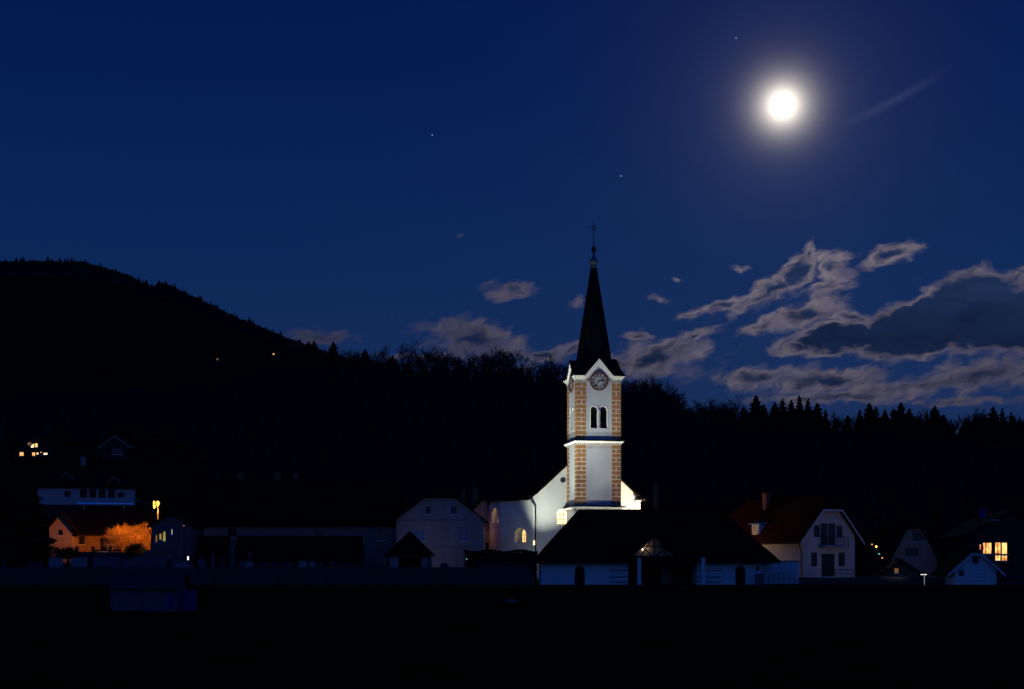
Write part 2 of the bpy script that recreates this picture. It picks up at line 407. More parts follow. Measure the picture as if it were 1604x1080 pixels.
def house(name, label, loc, rz, W, L, eave, ridge, hip=0.0, over=.5, wall='plaster', roof='roof', front=(), left=(), barge=None, cat='house', base=0.0, endo=.45, gutter=False):
    """gabled house: gable end at local y = 0 facing -y, ridge running +y; windows = (x, z, w, h, glass[, cols, rows[, frame]])"""
    t = thing(name, label, cat, loc, rz)
    sl = (ridge - eave) / (W / 2)
    hz = ridge - (ridge - eave) * hip; hx = W / 2 * (1 - (hz - eave) / (ridge - eave))
    out = [(-W / 2, base), (W / 2, base), (W / 2, eave), (hx, hz), (-hx, hz), (-W / 2, eave)] if hip else [(-W / 2, base), (W / 2, base), (W / 2, eave), (0, ridge), (-W / 2, eave)]
    w = MB()
    w.facade(out, [rect(*q[:4]) for q in front], FRONT, 0, .18)
    TL = face_left(W, L)
    TL = (lambda x, y, z: (-W / 2 + y, L / 2 - x, z))
    w.facade([(-L / 2, base), (L / 2, base), (L / 2, eave), (-L / 2, eave)], [rect(*q[:4]) for q in left], TL, 0, .18)
    w.add([(W / 2, 0, base), (W / 2, L, base), (W / 2, L, eave), (W / 2, 0, eave)], [(0, 1, 2, 3)])
    w.add([(x, L, z) for x, z in out], [tuple(range(len(out) - 1, -1, -1))])
    w.build('wall', MT[wall], t, fix=False)
    for q in front:
        window(t, FRONT, q[0], q[1], q[2], q[3], MT[q[4]], MT[q[7] if len(q) > 7 else 'frame'], cols=q[5] if len(q) > 5 else 2, rows=q[6] if len(q) > 6 else 1)
    for q in left:
        window(t, TL, q[0], q[1], q[2], q[3], MT[q[4]], MT[q[7] if len(q) > 7 else 'frame'], cols=q[5] if len(q) > 5 else 2, rows=q[6] if len(q) > 6 else 1)
    r = MB(); th = .16; up = th + .03
    ex = W / 2 + over; ez = eave - over * sl
    run = hx * 1.0
    y0, y1 = -endo, L + endo
    for sgn in (-1, 1):
        if hip:
            poly = [(sgn * ex, y0, ez + up), (sgn * hx, y0, hz + up), (0, y0 + run, ridge + up), (0, y1 - run, ridge + up), (sgn * hx, y1, hz + up), (sgn * ex, y1, ez + up)]
        else:
            poly = [(sgn * ex, y0, ez + up), (0, y0, ridge + up), (0, y1, ridge + up), (sgn * ex, y1, ez + up)]
        r.slab(poly, th)
    if hip:
        r.slab([(-hx, y0 - .02, hz + up), (hx, y0 - .02, hz + up), (0, y0 + run, ridge + up + .01)], th)
        r.slab([(-hx, y1 + .02, hz + up), (hx, y1 + .02, hz + up), (0, y1 - run, ridge + up + .01)], th)
    ro = r.build('roof', MT[roof], t)
    rb = MB(); rb.tube((0, y0 + (run if hip else 0), ridge + up), (0, y1 - (run if hip else 0), ridge + up), .13, n=6); rb.build('ridge_cap', MT[roof], ro)
    if barge:
        for sgn in (-1, 1):
            b = MB(); b.slab([(sgn * ex, y0 - .05, ez + up + .02), (sgn * hx if hip else 0, y0 - .05, (hz if hip else ridge) + up + .02),
                              (sgn * hx if hip else 0, y0 - .05, (hz if hip else ridge) - .1), (sgn * ex, y0 - .05, ez - .1)], .04, Vector((0, 1, 0)))
            b.build('barge_board', MT[barge], t)
        if hip:
            b = MB(); b.box(-hx, hx, y0 - .06, y0 - .025, hz - .05, hz + up); b.build('barge_board', MT[barge], t)
    if gutter:
        b = MB(); b.tube((-ex - .05, y0, ez + .08), (-ex - .05, y1, ez + .08), .09, n=6); b.build('gutter', MT['iron'], t)
        b = MB(); b.path([(-ex - .05, y0 + .3, ez + .05), (-W / 2 - .1, .25, ez - .9), (-W / 2 - .1, .25, base + .1)], .06, 6); b.build('downpipe', MT['iron'], t)
    return t
def chimney(parent, x, y, z0, z1, w=.7, mat='brick'):
    b = MB(); b.box(x - w / 2, x + w / 2, y - w / 2, y + w / 2, z0, z1); b.box(x - w / 2 - .08, x + w / 2 + .08, y - w / 2 - .08, y + w / 2 + .08, z1 + .002, z1 + .16)
    return b.build('chimney', MT[mat], parent)

# ------------------------------------------------------------------ ground and hills
def lerp(tab, q):
    if q <= tab[0][0]: return tab[0][1]
    for (a, b), (c, d) in zip(tab, tab[1:]):
        if q <= c: t = (q - a) / (c - a); return b + (d - b) * t
    return tab[-1][1]
H200 = [(-400, 2.6), (240, 2.6), (300, .6), (600, .3), (1700, .3)]
H300 = [(-400, 22), (210, 21), (330, 12), (600, 8), (1100, 8), (2200, 8)]
RID = [(-600, 690), (0, 680), (300, 655), (440, 622), (520, 616), (600, 620), (700, 622), (800, 626), (890, 640), (975, 656), (1020, 662), (1080, 692), (1150, 720), (1300, 722), (1450, 732), (1604, 745), (2200, 760)]
MNT = [(-900, 470), (-400, 440), (0, 417), (60, 416), (130, 417), (200, 437), (225, 450), (240, 457), (253, 450), (268, 455), (285, 464), (310, 475), (350, 495), (400, 516), (440, 533), (480, 548), (560, 575), (700, 610), (900, 650), (1200, 705), (1604, 745), (2400, 790)]
def hz_(tab, px, D): return Z(lerp(tab, px), D)
def ground_z(x, y):
    D = y
    if D < 150: return 0.0
    px = CX + F * x / max(y, 1)
    r480 = hz_(RID, px, 480)
    prof = [(0, 0), (172, 0), (198, lerp(H200, px)), (232, lerp(H200, px) + 1.0), (300, lerp(H300, px)), (400, .62 * r480 + .38 * lerp(H300, px)), (480, r480), (620, r480 * .92),
            (4000, hz_(MNT, px, 4000)), (5200, hz_(MNT, px, 4000) * .8), (9000, 120)]
    return lerp(prof, D)
def make_ground():
    xs = [-1500, -900, -600, -400] + list(range(-300, 1951, 25)) + [2050, 2300, 2700, 3200]
    ys = [150, 160, 172, 180, 189, 198, 210, 232, 255, 280, 300, 330, 365, 400, 440, 480, 520, 560, 620, 800, 1100, 1500, 2000, 2500, 3000, 3400, 3700, 3900, 4000, 4200, 4600, 5200, 7000, 9000]
    m = MB(); vs = []
    for y in ys:
        for px in xs:
            x = (px - CX) / F * y
            z = ground_z(x, y)
            if 240 < y < 4100 and y not in (480,): z += math.sin(x * .03 + y * .011) * y * .0012
            vs.append((x, y, z))
    n = len(xs)
    fs = [(j * n + i, j * n + i + 1, (j + 1) * n + i + 1, (j + 1) * n + i) for j in range(len(ys) - 1) for i in range(n - 1)]
    m.add(vs, fs)
    return kind(m.build('hillside', MT['hill'], smooth=True), 'structure')
hill = make_ground()
fm = MB()
gx = [-400, -200, -120, -80] + list(range(-60, 61, 4)) + [80, 120, 200, 400]; gy = [-300, -100, -20, 0, 10] + list(range(20, 150, 4)) + [151]
fm.add([(x, y, (.05 * math.sin(x * .7 + y * .31) + .04 * math.sin(y * .9 - x * .4)) if 15 < y < 145 and abs(x) < 62 else (0 if y < 149 else -.02)) for y in gy for x in gx],
       [(j * len(gx) + i, j * len(gx) + i + 1, (j + 1) * len(gx) + i + 1, (j + 1) * len(gx) + i) for j in range(len(gy) - 1) for i in range(len(gx) - 1)])
kind(fm.build('field', MT['grass'], smooth=True), 'structure')
# grass of the field: nobody could count it
gm = MB()
for k in range(26000):
    y = 23 + 75 * rnd.random() ** 1.8; x = (rnd.random() - .5) * y * .8
    h = rnd.uniform(.05, .16); a = rnd.random() * 6.28; w = rnd.uniform(.012, .03)
    dx, dy = w * math.cos(a), w * math.sin(a); lx, ly = rnd.uniform(-.06, .06), rnd.uniform(-.06, .06)
    z0 = .05 * math.sin(x * .7 + y * .31) + .04 * math.sin(y * .9 - x * .4) - .02
    gm.add([(x - dx, y - dy, z0), (x + dx, y + dy, z0), (x + lx, y + ly, z0 + h)], [(0, 1, 2)])
kind(gm.build('grass', MT['grass'], fix=False), 'stuff')

# ------------------------------------------------------------------ church
C0 = (X(938, 190), 190.0)
CROT = R(9.9)
ch = thing('church', 'white church with tall dark spire, clock and orange quoins, floodlit behind the long low chapel', 'church', (C0[0], C0[1], 0), CROT)
S = 3.0
def cz(py, D=190.0): return Z(py, D)
CORN = 27.3
gab = [(-S, 0), (S, 0), (S, CORN), (1.9, CORN), (0, 29.35), (-1.9, CORN), (-S, CORN)]
tw = MB()
BW, BZ0, BH = .92, cz(671), cz(637) - cz(671)
bel = [arch(-.66, BZ0, BW, BH), arch(.66, BZ0, BW, BH)]
TFL = lambda x, y, z: (-S + y, S - x, z)          # left face, x from back (-S) to front (S)
TRG = lambda x, y, z: (S - y, S + x, z)
TBK = lambda x, y, z: (-x, 2 * S - y, z)
for T in (FRONT, TFL, TRG, TBK):
    tw.facade(gab, bel, T, 0, .45)
tw.build('tower_wall', MT['church_panel'], ch, fix=False)
for T in (FRONT, TFL, TRG, TBK):
    for sx_ in (-.66, .66):
        w = MB(); fan(w, arch(sx_, BZ0, BW, BH), T, .44); lo = w.build('belfry_opening', MT['dark'], ch)
        l = MB()
        for k in range(9):
            z = BZ0 + .12 + k * .28
            a = [T(sx_ - BW / 2 + .02, .22, z), T(sx_ + BW / 2 - .02, .22, z), T(sx_ + BW / 2 - .02, .40, z + .14), T(sx_ - BW / 2 + .02, .40, z + .14)]
            if z + .2 < BZ0 + BH - .3: l.add(a, [(0, 1, 2, 3)])
        l.build('louvre', MT['dark'], lo)
    if T in (FRONT, TFL):
        # white surround of the twin opening, with its middle column
        s_ = MB()
        for sx_ in (-.66, .66):
            ins = arch(sx_, BZ0, BW, BH, 10); outp = arch(sx_, BZ0 - .01, BW + .22, BH + .12, 10)
            n = len(ins)
            s_.add([T(x, -.05, z) for x, z in ins] + [T(x, -.05, z) for x, z in outp], [(i, i + 1, n + i + 1, n + i) for i in range(1, n - 1)] + [(n - 1, 0, n, 2 * n - 1)])
            s_.add([T(x, -.05, z) for x, z in ins] + [T(x, .1, z) for x, z in ins], [(i, i + 1, n + i + 1, n + i) for i in range(1, n - 1)])
        s_.build('belfry_surround', MT['trim'], ch)
        c_ = MB()
        a = T(0, -.11, BZ0); b = T(0, -.11, BZ0 + BH - .75)
        c_.tube(a, b, .14, .13, 10); c_.tube(b, T(0, -.11, BZ0 + BH - .55), .13, .22, 10); c_.tube(T(0, -.11, BZ0 - .02), T(0, -.11, BZ0 + .16), .2, .16, 10)
        c_.build('belfry_column', MT['dial'], ch)
# quoin stones, one by one
def cuboid_T(T, x0, x1, y0, y1, z0, z1):
    m = MB(); a = [T(x0, y0, z0), T(x1, y0, z0), T(x1, y1, z0), T(x0, y1, z0), T(x0, y0, z1), T(x1, y0, z1), T(x1, y1, z1), T(x0, y1, z1)]
    return m.add(a, [(0, 3, 2, 1), (4, 5, 6, 7), (0, 1, 5, 4), (1, 2, 6, 5), (2, 3, 7, 6), (3, 0, 4, 7)])
QW, JT = 1.26, .11
for (za, zb, nrow) in ((cz(795) + .28, cz(697), 14), (cz(692) + .28, 26.6, 13)):
    hgt = (zb - za) / nrow
    strip = MB()
    for T in (FRONT, TFL):
        for sg in (-1, 1):
            x0, x1 = (-S - .012, -S + QW + .05) if sg < 0 else (S - QW - .05, S + .012)
            strip.add(cuboid_T(T, x0, x1, -.012, .01, za, zb).v, [(0, 3, 2, 1), (4, 5, 6, 7), (0, 1, 5, 4), (1, 2, 6, 5), (2, 3, 7, 6), (3, 0, 4, 7)])
    strip.build('quoin_mortar', MT['trim'], ch)
    for T in (FRONT, TFL):
        for sg in (-1, 1):
            for k in range(nrow):
                z0 = za + k * hgt + JT / 2; z1 = za + (k + 1) * hgt - JT / 2
                split = (k % 2 == 0) if za > 15 else (k % 2 == 0)
                segs = [(0, QW)] if split is False else [(0, QW * .5 - JT / 2), (QW * .5 + JT / 2, QW)]
                for a, b in segs:
                    if sg < 0: x0, x1 = -S + a, -S + b
                    else: x0, x1 = S - b, S - a
                    if x0 < -S + .01: x0 = -S - .045 if T is FRONT else -S + .0
                    if x1 > S - .01: x1 = S + .045 if T is FRONT else S - .0
                    cuboid_T(T, x0, x1, -.045 + rnd.uniform(-.006, .006), 0, z0, z1).build('quoin_stone', MT['quoin'], ch)
# string cornices with little slate skirts
def ring(mb, z0, z1, p0, p1):
    mb.frustum(-S - p0, S + p0, -p0, 2 * S + p0, z0, -S - p1, S + p1, -p1, 2 * S + p1, z1)
for (zt, zs, extra) in ((cz(692), cz(684), .30), (cz(795), cz(785), .46)):
    b = MB(); ring(b, zt - .50, zt - .34, .06, .10); ring(b, zt - .338, zt - .16, .14, .16); b.build('cornice_band', MT['band'], ch)
    b = MB(); ring(b, zt - .158, zt - .06, .24, .38); ring(b, zt - .058, zt + .05, extra + .08, extra + .10); b.build('cornice', MT['trim'], ch)
    d = MB(); k = -S
    while k < S:
        d.box(k, k + .12, -.2, -.1, zt - .335, zt - .17); k += .26
    d.build('dentils', MT['trim'], ch)
    b = MB(); ring(b, zt + .052, zt + .14, extra + .17, extra + .17); ring(b, zt + .142, zt + .27, extra + .15, .02); b.build('cornice_roof', MT['slate'], ch)
# painted frieze under the middle cornice
d = MB(); k = -1.55
while k < 1.6:
    d.box(k, k + .1, -.03, .0, cz(703), cz(699.5)); k += .26
d.build('frieze', MT['band'], ch)
# lower stage plinth
b = MB(); ring(b, 0, 1.2, .15, .15); b.build('plinth', MT['band'], ch)
# top cornice: level runs at the corners, raking runs on the gables
def rake_cornice(T, name='gable_cornice'):
    b = MB()
    def seg(pts, y0, y1):
        n = len(pts); b.add([T(x, y0, z) for x, z in pts] + [T(x, y1, z) for x, z in pts],
                            [tuple(range(n)), tuple(range(2 * n - 1, n - 1, -1))] + [(i, n + i, n + (i + 1) % n, (i + 1) % n) for i in range(n)])
    c = CORN
    for (o0, o1, pr) in ((-.28, -.08, -.20), (-.078, .12, -.36), (.122, .29, -.52)):
        for sg in (-1, 1):
            ex_ = S - pr
            seg([(sg * 1.9, c + o0), (sg * (ex_ - .02), c + o0), (sg * (ex_ + .06), c + o1), (sg * 1.9, c + o1)], pr, .0)
    for (o0, o1, pr) in ((-.40, -.14, -.12), (-.138, .12, -.20), (.122, .30, -.30)):
        for sg in (-1, 1):
            seg([(sg * 1.9, c + o0), (sg * 1.9, c + o1), (0, c + 2.1 + o1 * 1.45), (0, c + 2.1 + o0 * 1.45)], pr - .004 * sg, .0)
    return b.build(name, MT['trim'], ch)
for T in (FRONT, TFL, TRG, TBK): rake_cornice(T)
b = MB(); ring(b, 26.62, 26.98, .07, .09); b.build('frieze_band', MT['band'], ch)
# roof at the spire foot: four gable roofs and the broached corners
r = MB()
def slabT(T, poly, th=.1): r.slab([T(*q) for q in poly], th)
for T in (FRONT, TFL, TRG, TBK):
    for sg in (-1, 1):
        slabT(T, [(sg * 2.15, -.40, CORN + .16), (0, -.40, 29.95), (0, 2.6, 29.95), (sg * 2.15, 2.6, CORN + .16)])
for T in (FRONT, TFL, TRG, TBK):
    for sg in (-1, 1):
        za_ = CORN + .31
        slabT(T, [(sg * 2.0, -.58, za_), (sg * 3.58, -.58, za_), (sg * 3.1, -.1, 28.3), (sg * 1.42, -.1, 28.3)], .12)
        slabT(T, [(sg * 1.42, -.1, 28.3), (sg * 3.1, -.1, 28.3), (sg * 2.5, .5, 29.9), (sg * .1, .5, 29.9)], .12)
r.build('spire_foot_roof', MT['spire'], ch)
sp = MB(); n = 8; a0 = R(22.5)
zt0, zt1 = 29.2, cz(419, 193)
def octo(rr, z): return [(rr * math.cos(a0 + k * math.pi / 4), S + rr * math.sin(a0 + k * math.pi / 4), z) for k in range(8)]
sp.add(octo(2.62, zt0) + octo(2.3, 30.6) + octo(.36, zt1), [(k, (k + 1) % 8, 8 + (k + 1) % 8, 8 + k) for k in range(8)] + [(8 + k, 8 + (k + 1) % 8, 16 + (k + 1) % 8, 16 + k) for k in range(8)] + [tuple(range(16, 24))])
so_ = sp.build('spire', MT['spire'], ch)
se = MB()
for (p, q) in zip(octo(2.31, 30.6), octo(.37, zt1)): se.tube(p, q, .05, .04, 5)
se.build('spire_seam', MT['spire'], so_)
# finial
fz = lambda py: cz(py, 193)
fo = MB(); fo.lathe([(.40, fz(420)), (.42, fz(418)), (.36, fz(417)), (.52, fz(414)), (.56, fz(410)), (.5, fz(407)), (.2, fz(404)), (.14, fz(396))], (0, S), 14)
fo.build('finial_knob', MT['copper'], ch, smooth=True)
fo = MB(); fo.lathe([(.1, fz(396.2)), (.3, fz(394)), (.35, fz(391)), (.3, fz(388)), (.08, fz(386))], (0, S), 14); fo.build('finial_ball', MT['iron'], ch, smooth=True)
fo = MB(); fo.tube((0, S, fz(386.5)), (0, S, fz(346)), .06, .035, 6)
fo.box(-.42, .42, S - .03, S + .03, fz(357), fz(355.6)); fo.box(-.26, .26, S - .03, S + .03, fz(361), fz(359.8))
fo.lathe([(.02, fz(356.5) - .16), (.16, fz(356.5)), (.02, fz(356.5) + .16)], (0, S), 8)
fo.build('finial_cross', MT['iron'], ch)
# clocks: rim, numeral ring, plates with roman numerals, hands
ROM = ['XII', 'I', 'II', 'III', 'IIII', 'V', 'VI', 'VII', 'VIII', 'IX', 'X', 'XI']
def disc(r0, r1, T, y0, y1, n=40):
    m = MB(); vs = []; 
    for (rr, y) in ((r0, y0), (r1, y0), (r1, y1)):
        for k in range(n):
            t = 2 * math.pi * k / n; vs.append(T(rr * math.cos(t), y, CK + rr * math.sin(t)))
    fs = [(k, (k + 1) % n, n + (k + 1) % n, n + k) for k in range(n)] + [(n + k, n + (k + 1) % n, 2 * n + (k + 1) % n, 2 * n + k) for k in range(n)]
    if r0 < .01: fs = fs
    return m.add(vs, fs)
CK = cz(597.5)
def clock(T, rotm):
    YB = -.14
    face = disc(.001, 1.20, T, YB, 0).build('clock_face', MT['dialdark'], ch)
    disc(1.14, 1.27, T, YB - .06, 0).build('clock_rim', MT['dialrim'], face)
    disc(.001, .62, T, YB - .025, YB).build('clock_dial', MT['dial'], face)
    for h in range(12):
        a = math.pi / 2 - h * math.pi / 6; da = .19
        m = MB(); pts = []
        for rr, s1 in ((.72, -1), (.72, 1), (1.08, 1), (1.08, -1)): pts.append(T(rr * math.cos(a + s1 * da), YB - .02, CK + rr * math.sin(a + s1 * da)))
        m.add(pts, [(0, 1, 2, 3)]); m.build('numeral_plate', MT['dialplate'], face)
        fc = bpy.data.curves.new('numeral', 'FONT'); fc.body = ROM[h]; fc.size = .34; fc.align_x = 'CENTER'; fc.align_y = 'CENTER'; fc.extrude = .006; fc.offset = .008
        fc.materials.append(MT['dialdark'])
        tmp = bpy.data.objects.new('numeral_outline', fc); me = bpy.data.meshes.new_from_object(tmp); bpy.data.objects.remove(tmp)
        o = bpy.data.objects.new('numeral', me); col.objects.link(o); o.parent = face
        c = T(.9 * math.cos(a), YB - .03, CK + .9 * math.sin(a))
        o.matrix_local = Matrix.Translation(c) @ rotm @ Matrix.Rotation(a - math.pi / 2, 4, 'Z')
    for deg, ln, wd, nm in ((78, .62, .09, 'hour_hand'), (219, .86, .06, 'minute_hand')):
        a = R(90 - deg); d = (math.cos(a), math.sin(a)); q = (-d[1], d[0]); m = MB()
        pr = [(-.2, wd), (ln - .28, wd * .6), (ln - .2, .17), (ln - .08, .15), (ln, .01)]
        pts = [(d[0] * l + q[0] * w_, d[1] * l + q[1] * w_) for l, w_ in pr] + [(d[0] * l - q[0] * w_, d[1] * l - q[1] * w_) for l, w_ in reversed(pr)]
        yy = YB - (.05 if nm == 'hour_hand' else .07)
        m.add([T(x, yy, CK + z) for x, z in pts], [tuple(range(len(pts)))]); m.build(nm, MT['iron'], face)
clock(FRONT, Matrix.Rotation(R(90), 4, 'X'))
clock(TFL, Matrix.Rotation(R(-90), 4, 'Z') @ Matrix.Rotation(R(90), 4, 'X'))
# nave behind the tower
NW0, NW1 = -7.9, 7.3
NC, NH = (NW0 + NW1) / 2, (NW1 - NW0) / 2
NE, NR, NY = 11.45, 18.5, 6.0
NL = 24.0
nav = MB()
wx0, wx1 = -6.15, -3.9       # window of the gable wall by the tower
gw = [arch(-3.75, cz(822, 195), 1.4, cz(798, 195) - cz(822, 195), point=.7), rect(-7.55, cz(855, 195), .55, .75)]
nav.facade([(NW0, 0), (NW1, 0), (NW1, NE), (NC, NR), (NW0, NE)], gw, lambda x, y, z: (x, NY + y, z), 0, .45)
nav.add([(NW0, NY, 0), (NW0, NY + NL, 0), (NW0, NY + NL, NE), (NW0, NY, NE)], [(3, 2, 1, 0)])
nav.add([(NW1, NY, 0), (NW1, NY + NL, 0), (NW1, NY + NL, NE), (NW1, NY, NE)], [(0, 1, 2, 3)])
nav.add([(NW0, NY + NL, 0), (NW1, NY + NL, 0), (NW1, NY + NL, NE), (NC, NY + NL, NR), (NW0, NY + NL, NE)], [(4, 3, 2, 1, 0)])
nav.build('nave_wall', MT['church_white'], ch, fix=False)
TN = lambda x, y, z: (x, NY + y, z)
window(ch, TN, -3.75, cz(822, 195), 1.4, cz(798, 195) - cz(822, 195), MT['win_bright'], MT['frame'], y=.3, cols=3, rows=3, arched=True, sill=False, point=.7, bar=.07)
window(ch, TN, -7.55, cz(855, 195), .55, .75, MT['win_bright'], MT['frame'], y=.2, cols=1, sill=False)
v = MB(); v.tube(TN(-3.62, .02, cz(752, 195)), TN(-3.62, -.05, cz(752, 195)), .4, .36, 20); v.build('round_vent', MT['granite_dark'], ch)
rf = MB(); up = .2; sl = (NR - NE) / NH
for sg in (-1, 1):
    ex_ = NH + .75
    rf.slab([(NC + sg * ex_, NY - .35, NE - .75 * sl * .45 + up), (NC + sg * (NH - .6), NY - .35, NE + .6 * sl + up), (NC, NY - .35, NR + up), (NC, NY + NL, NR + up), (NC + sg * (NH - .6), NY + NL, NE + .6 * sl + up), (NC + sg * ex_, NY + NL, NE - .75 * sl * .45 + up)], .22)
rf.build('nave_roof', MT['roof_brown'], ch)
# kneeler and pilaster at the right corner
b = MB(); b.frustum(NW1 - .62, NW1 + .62, NY - .55, NY + .4, NE - .05, NW1 - .3, NW1 + .4, NY - .1, NY + .3, NE + .5); b.box(NW1 - .68, NW1 + .68, NY - .6, NY + .4, NE - .2, NE - .054); b.build('kneeler', MT['timber'], ch)
b = MB(); b.box(NW1 - .75, NW1 + .05, NY - .07, NY + .1, 0, NE - .45); b.box(NW1 - .82, NW1 + .12, NY - .14, NY + .1, NE - .448, NE - .21); b.build('pilaster', MT['trim'], ch)
# downpipe on the left corner
b = MB(); b.path([(NW0 - .3, NY - .45, NE - .1), (NW0 - .1, NY - .25, NE - .5), (NW0 + .42, NY - .12, NE - 1.15), (NW0 + .42, NY - .12, .2)], .09, 8); b.build('downpipe', MT['iron'], ch)
# polygonal side chapel to the left with two arched windows
def loc_of(px, D):
    v = Vector((X(px, D) - C0[0], D - C0[1], 0)); v.rotate(Matrix.Rotation(-CROT, 3, 'Z')); return v
A = Vector((NW0 + .05, NY + .15, 0)); B = loc_of(783, 198.2); Cc = loc_of(767, 201.5)
TE = 11.2
def face_between(p, q):
    d = (q - p); ln = d.length; d.normalize(); nrm = Vector((-d.y, d.x, 0))
    return (lambda x, y, z: tuple(p + d * x + nrm * y + Vector((0, 0, z)))), ln
an = MB()
T1, l1 = face_between(B, A); T2, l2 = face_between(Cc, B)
w1x = l1 * .63; w1z = cz(850, 196.5); w1h = cz(827, 196.5) - w1z
w2x = l2 * .52; w2z = cz(820, 200); w2h = cz(796, 200) - w2z
an.facade([(0, 0), (l1, 0), (l1, TE), (0, TE)], [arch(w1x, w1z, 1.95, w1h, 10)], T1, 0, .9)
an.facade([(0, 0), (l2, 0), (l2, TE), (0, TE)], [arch(w2x, w2z, l2 * .62, w2h, 10, 1.6)], T2, 0, .7)
Dd = Cc + Vector((2.5, 5.5, 0)); E = Vector((NW0, NY + 9, 0))
an.add([tuple(Dd), tuple(Cc), tuple(Cc + Vector((0, 0, TE))), tuple(Dd + Vector((0, 0, TE)))], [(0, 1, 2, 3)])
an.build('side_chapel_wall', MT['church_white'], ch, fix=False)
def niche(T, x, z, w, h, depth, point, shift):
    f = MB(); fan(f, arch(x, z, w, h, 10, point), T, depth); o = f.build('window', MT['church_white'], ch)
    p = MB(); ww = w * .56; fan(p, arch(x + shift, z + .06, ww, h * .86, 10, point), T, depth - .03); p.build('pane', MT['win_church'], o)
    g = MB()
    for k in (-.17, .17): g.tube(T(x + shift + k * ww, depth - .06, z + .06), T(x + shift + k * ww, depth - .06, z + h * .74), .035, n=5)
    for k in (.25, .5): g.tube(T(x + shift - ww / 2, depth - .06, z + h * k), T(x + shift + ww / 2, depth - .06, z + h * k), .03, n=5)
    g.build('glazing_bar', MT['iron'], o)
    s_ = MB(); s_.add([T(x - w / 2 - .1, -.08, z - .12), T(x + w / 2 + .1, -.08, z - .12), T(x + w / 2 + .1, .05, z - .02), T(x - w / 2 - .1, .05, z - .02)], [(0, 1, 2, 3)]); s_.build('sill', MT['trim'], o)
niche(T1, w1x, w1z, 1.95, w1h, .85, 1.0, .3)
niche(T2, w2x, w2z, l2 * .62, w2h, .66, 1.6, .25)
rr = MB(); top = Vector((NC - 3.5, NY + 7, NE + 4.0)); top2 = Vector((NC - 3.5, NY + .6, NE + 4.0))
def ov(p, k=.45): 
    c = Vector((NC, NY + 6, 0)); d = (p - c); d.z = 0; d.normalize(); return p + d * k
e = [ov(q) + Vector((0, 0, TE + .1)) for q in (A, B, Cc, Dd)]
for a_, b_ in zip(e, e[1:]): rr.slab([tuple(a_), tuple(b_), tuple(top)], .18)
rr.build('side_chapel_roof', MT['roof_brown'], ch)
b = MB(); b.path([tuple(q + Vector((0, 0, -.05))) for q in e], .09, 6); b.build('gutter', MT['iron'], ch)

# ------------------------------------------------------------------ floodlights of the church
def to_world(u, w, z=0):
    v = Vector((u, w, z)); v.rotate(Matrix.Rotation(CROT, 3, 'Z')); return Vector((C0[0] + v.x, C0[1] + v.y, z))
def flood(label, u, w, z, tu, twd, tz, beams, colr):
    p = to_world(u, w, z); q = to_world(tu, twd, tz)
    g = ground_z(p.x, p.y)
    t = thing('floodlight', label, 'floodlight', (p.x, p.y, g), 0, 'floodlights of the church')
    b = MB(); b.tube((0, 0, -.3), (0, 0, z - g - .25), .06, n=8); b.box(-.25, .25, -.25, .25, -.3, .06); b.build('post', MT['iron'], t)
    rot = (q - p).to_track_quat('-Z', 'Y')
    b = MB(); b.frustum(-.15, .15, -.1, .1, .18, -.26, .26, -.2, .2, -.1)
    h = b.build('housing', MT['iron'], t); h.location = (0, 0, z - g); h.rotation_euler = rot.to_euler()
    b = MB(); b.box(-.24, .24, -.18, .18, -.125, -.105); l = b.build('lens', MT['bulb_white'], h)
    for (en, ang_, bl, (au, aw, aZ)) in beams:
        ld = bpy.data.lights.new('flood_beam', 'SPOT'); ld.energy = en; ld.spot_size = R(ang_); ld.spot_blend = bl; ld.color = colr; ld.shadow_soft_size = .18
        lo_ = bpy.data.objects.new('flood_beam', ld); col.objects.link(lo_)
        aim = to_world(au, aw, aZ); d = (aim - p).normalized()
        lo_.location = p + d * .3; lo_.rotation_euler = d.to_track_quat('-Z', 'Y').to_euler()
COOL = (1.0, .95, .82); GRN = (.93, 1.0, .84); WARM = (1.0, .84, .56)
flood('floodlight in front of the tower hidden behind the chapel ridge', 1.0, -8.0, .9, 0, 0, 18,
      [(2700, 66, 1, (0, 0, 13)), (7500, 36, 1, (-.3, 0, 24))], COOL)
def wl_uw(x, y):
    v = Vector((x - C0[0], y - C0[1], 0)); v.rotate(Matrix.Rotation(-CROT, 3, 'Z')); return v.x, v.y
fu, fw_ = wl_uw(-4.0, 173.0)
flood('floodlight left of the chapel aimed at the upper tower stage', fu, fw_, .9, 0, 0, 24,
      [(26000, 30, 1, (-1.0, 1, 24)), (9000, 30, .8, (-2.0, 1, 17))], GRN)
flood('floodlight left of the tower aimed at the side face and the gable wall', -10.0, -.5, .9, -3, 3, 18,
      [(9800, 50, 1, (-3.8, 6, 16.0)), (15000, 36, 1, (-3, 3, 23)), (240, 110, 1, (-6.5, 6, 8))], GRN)
flood('floodlight right of the tower washing the right gable wall warm', 10.5, -1.5, .9, 5, 6, 11,
      [(24000, 70, 1, (5.5, 6, 12))], WARM)
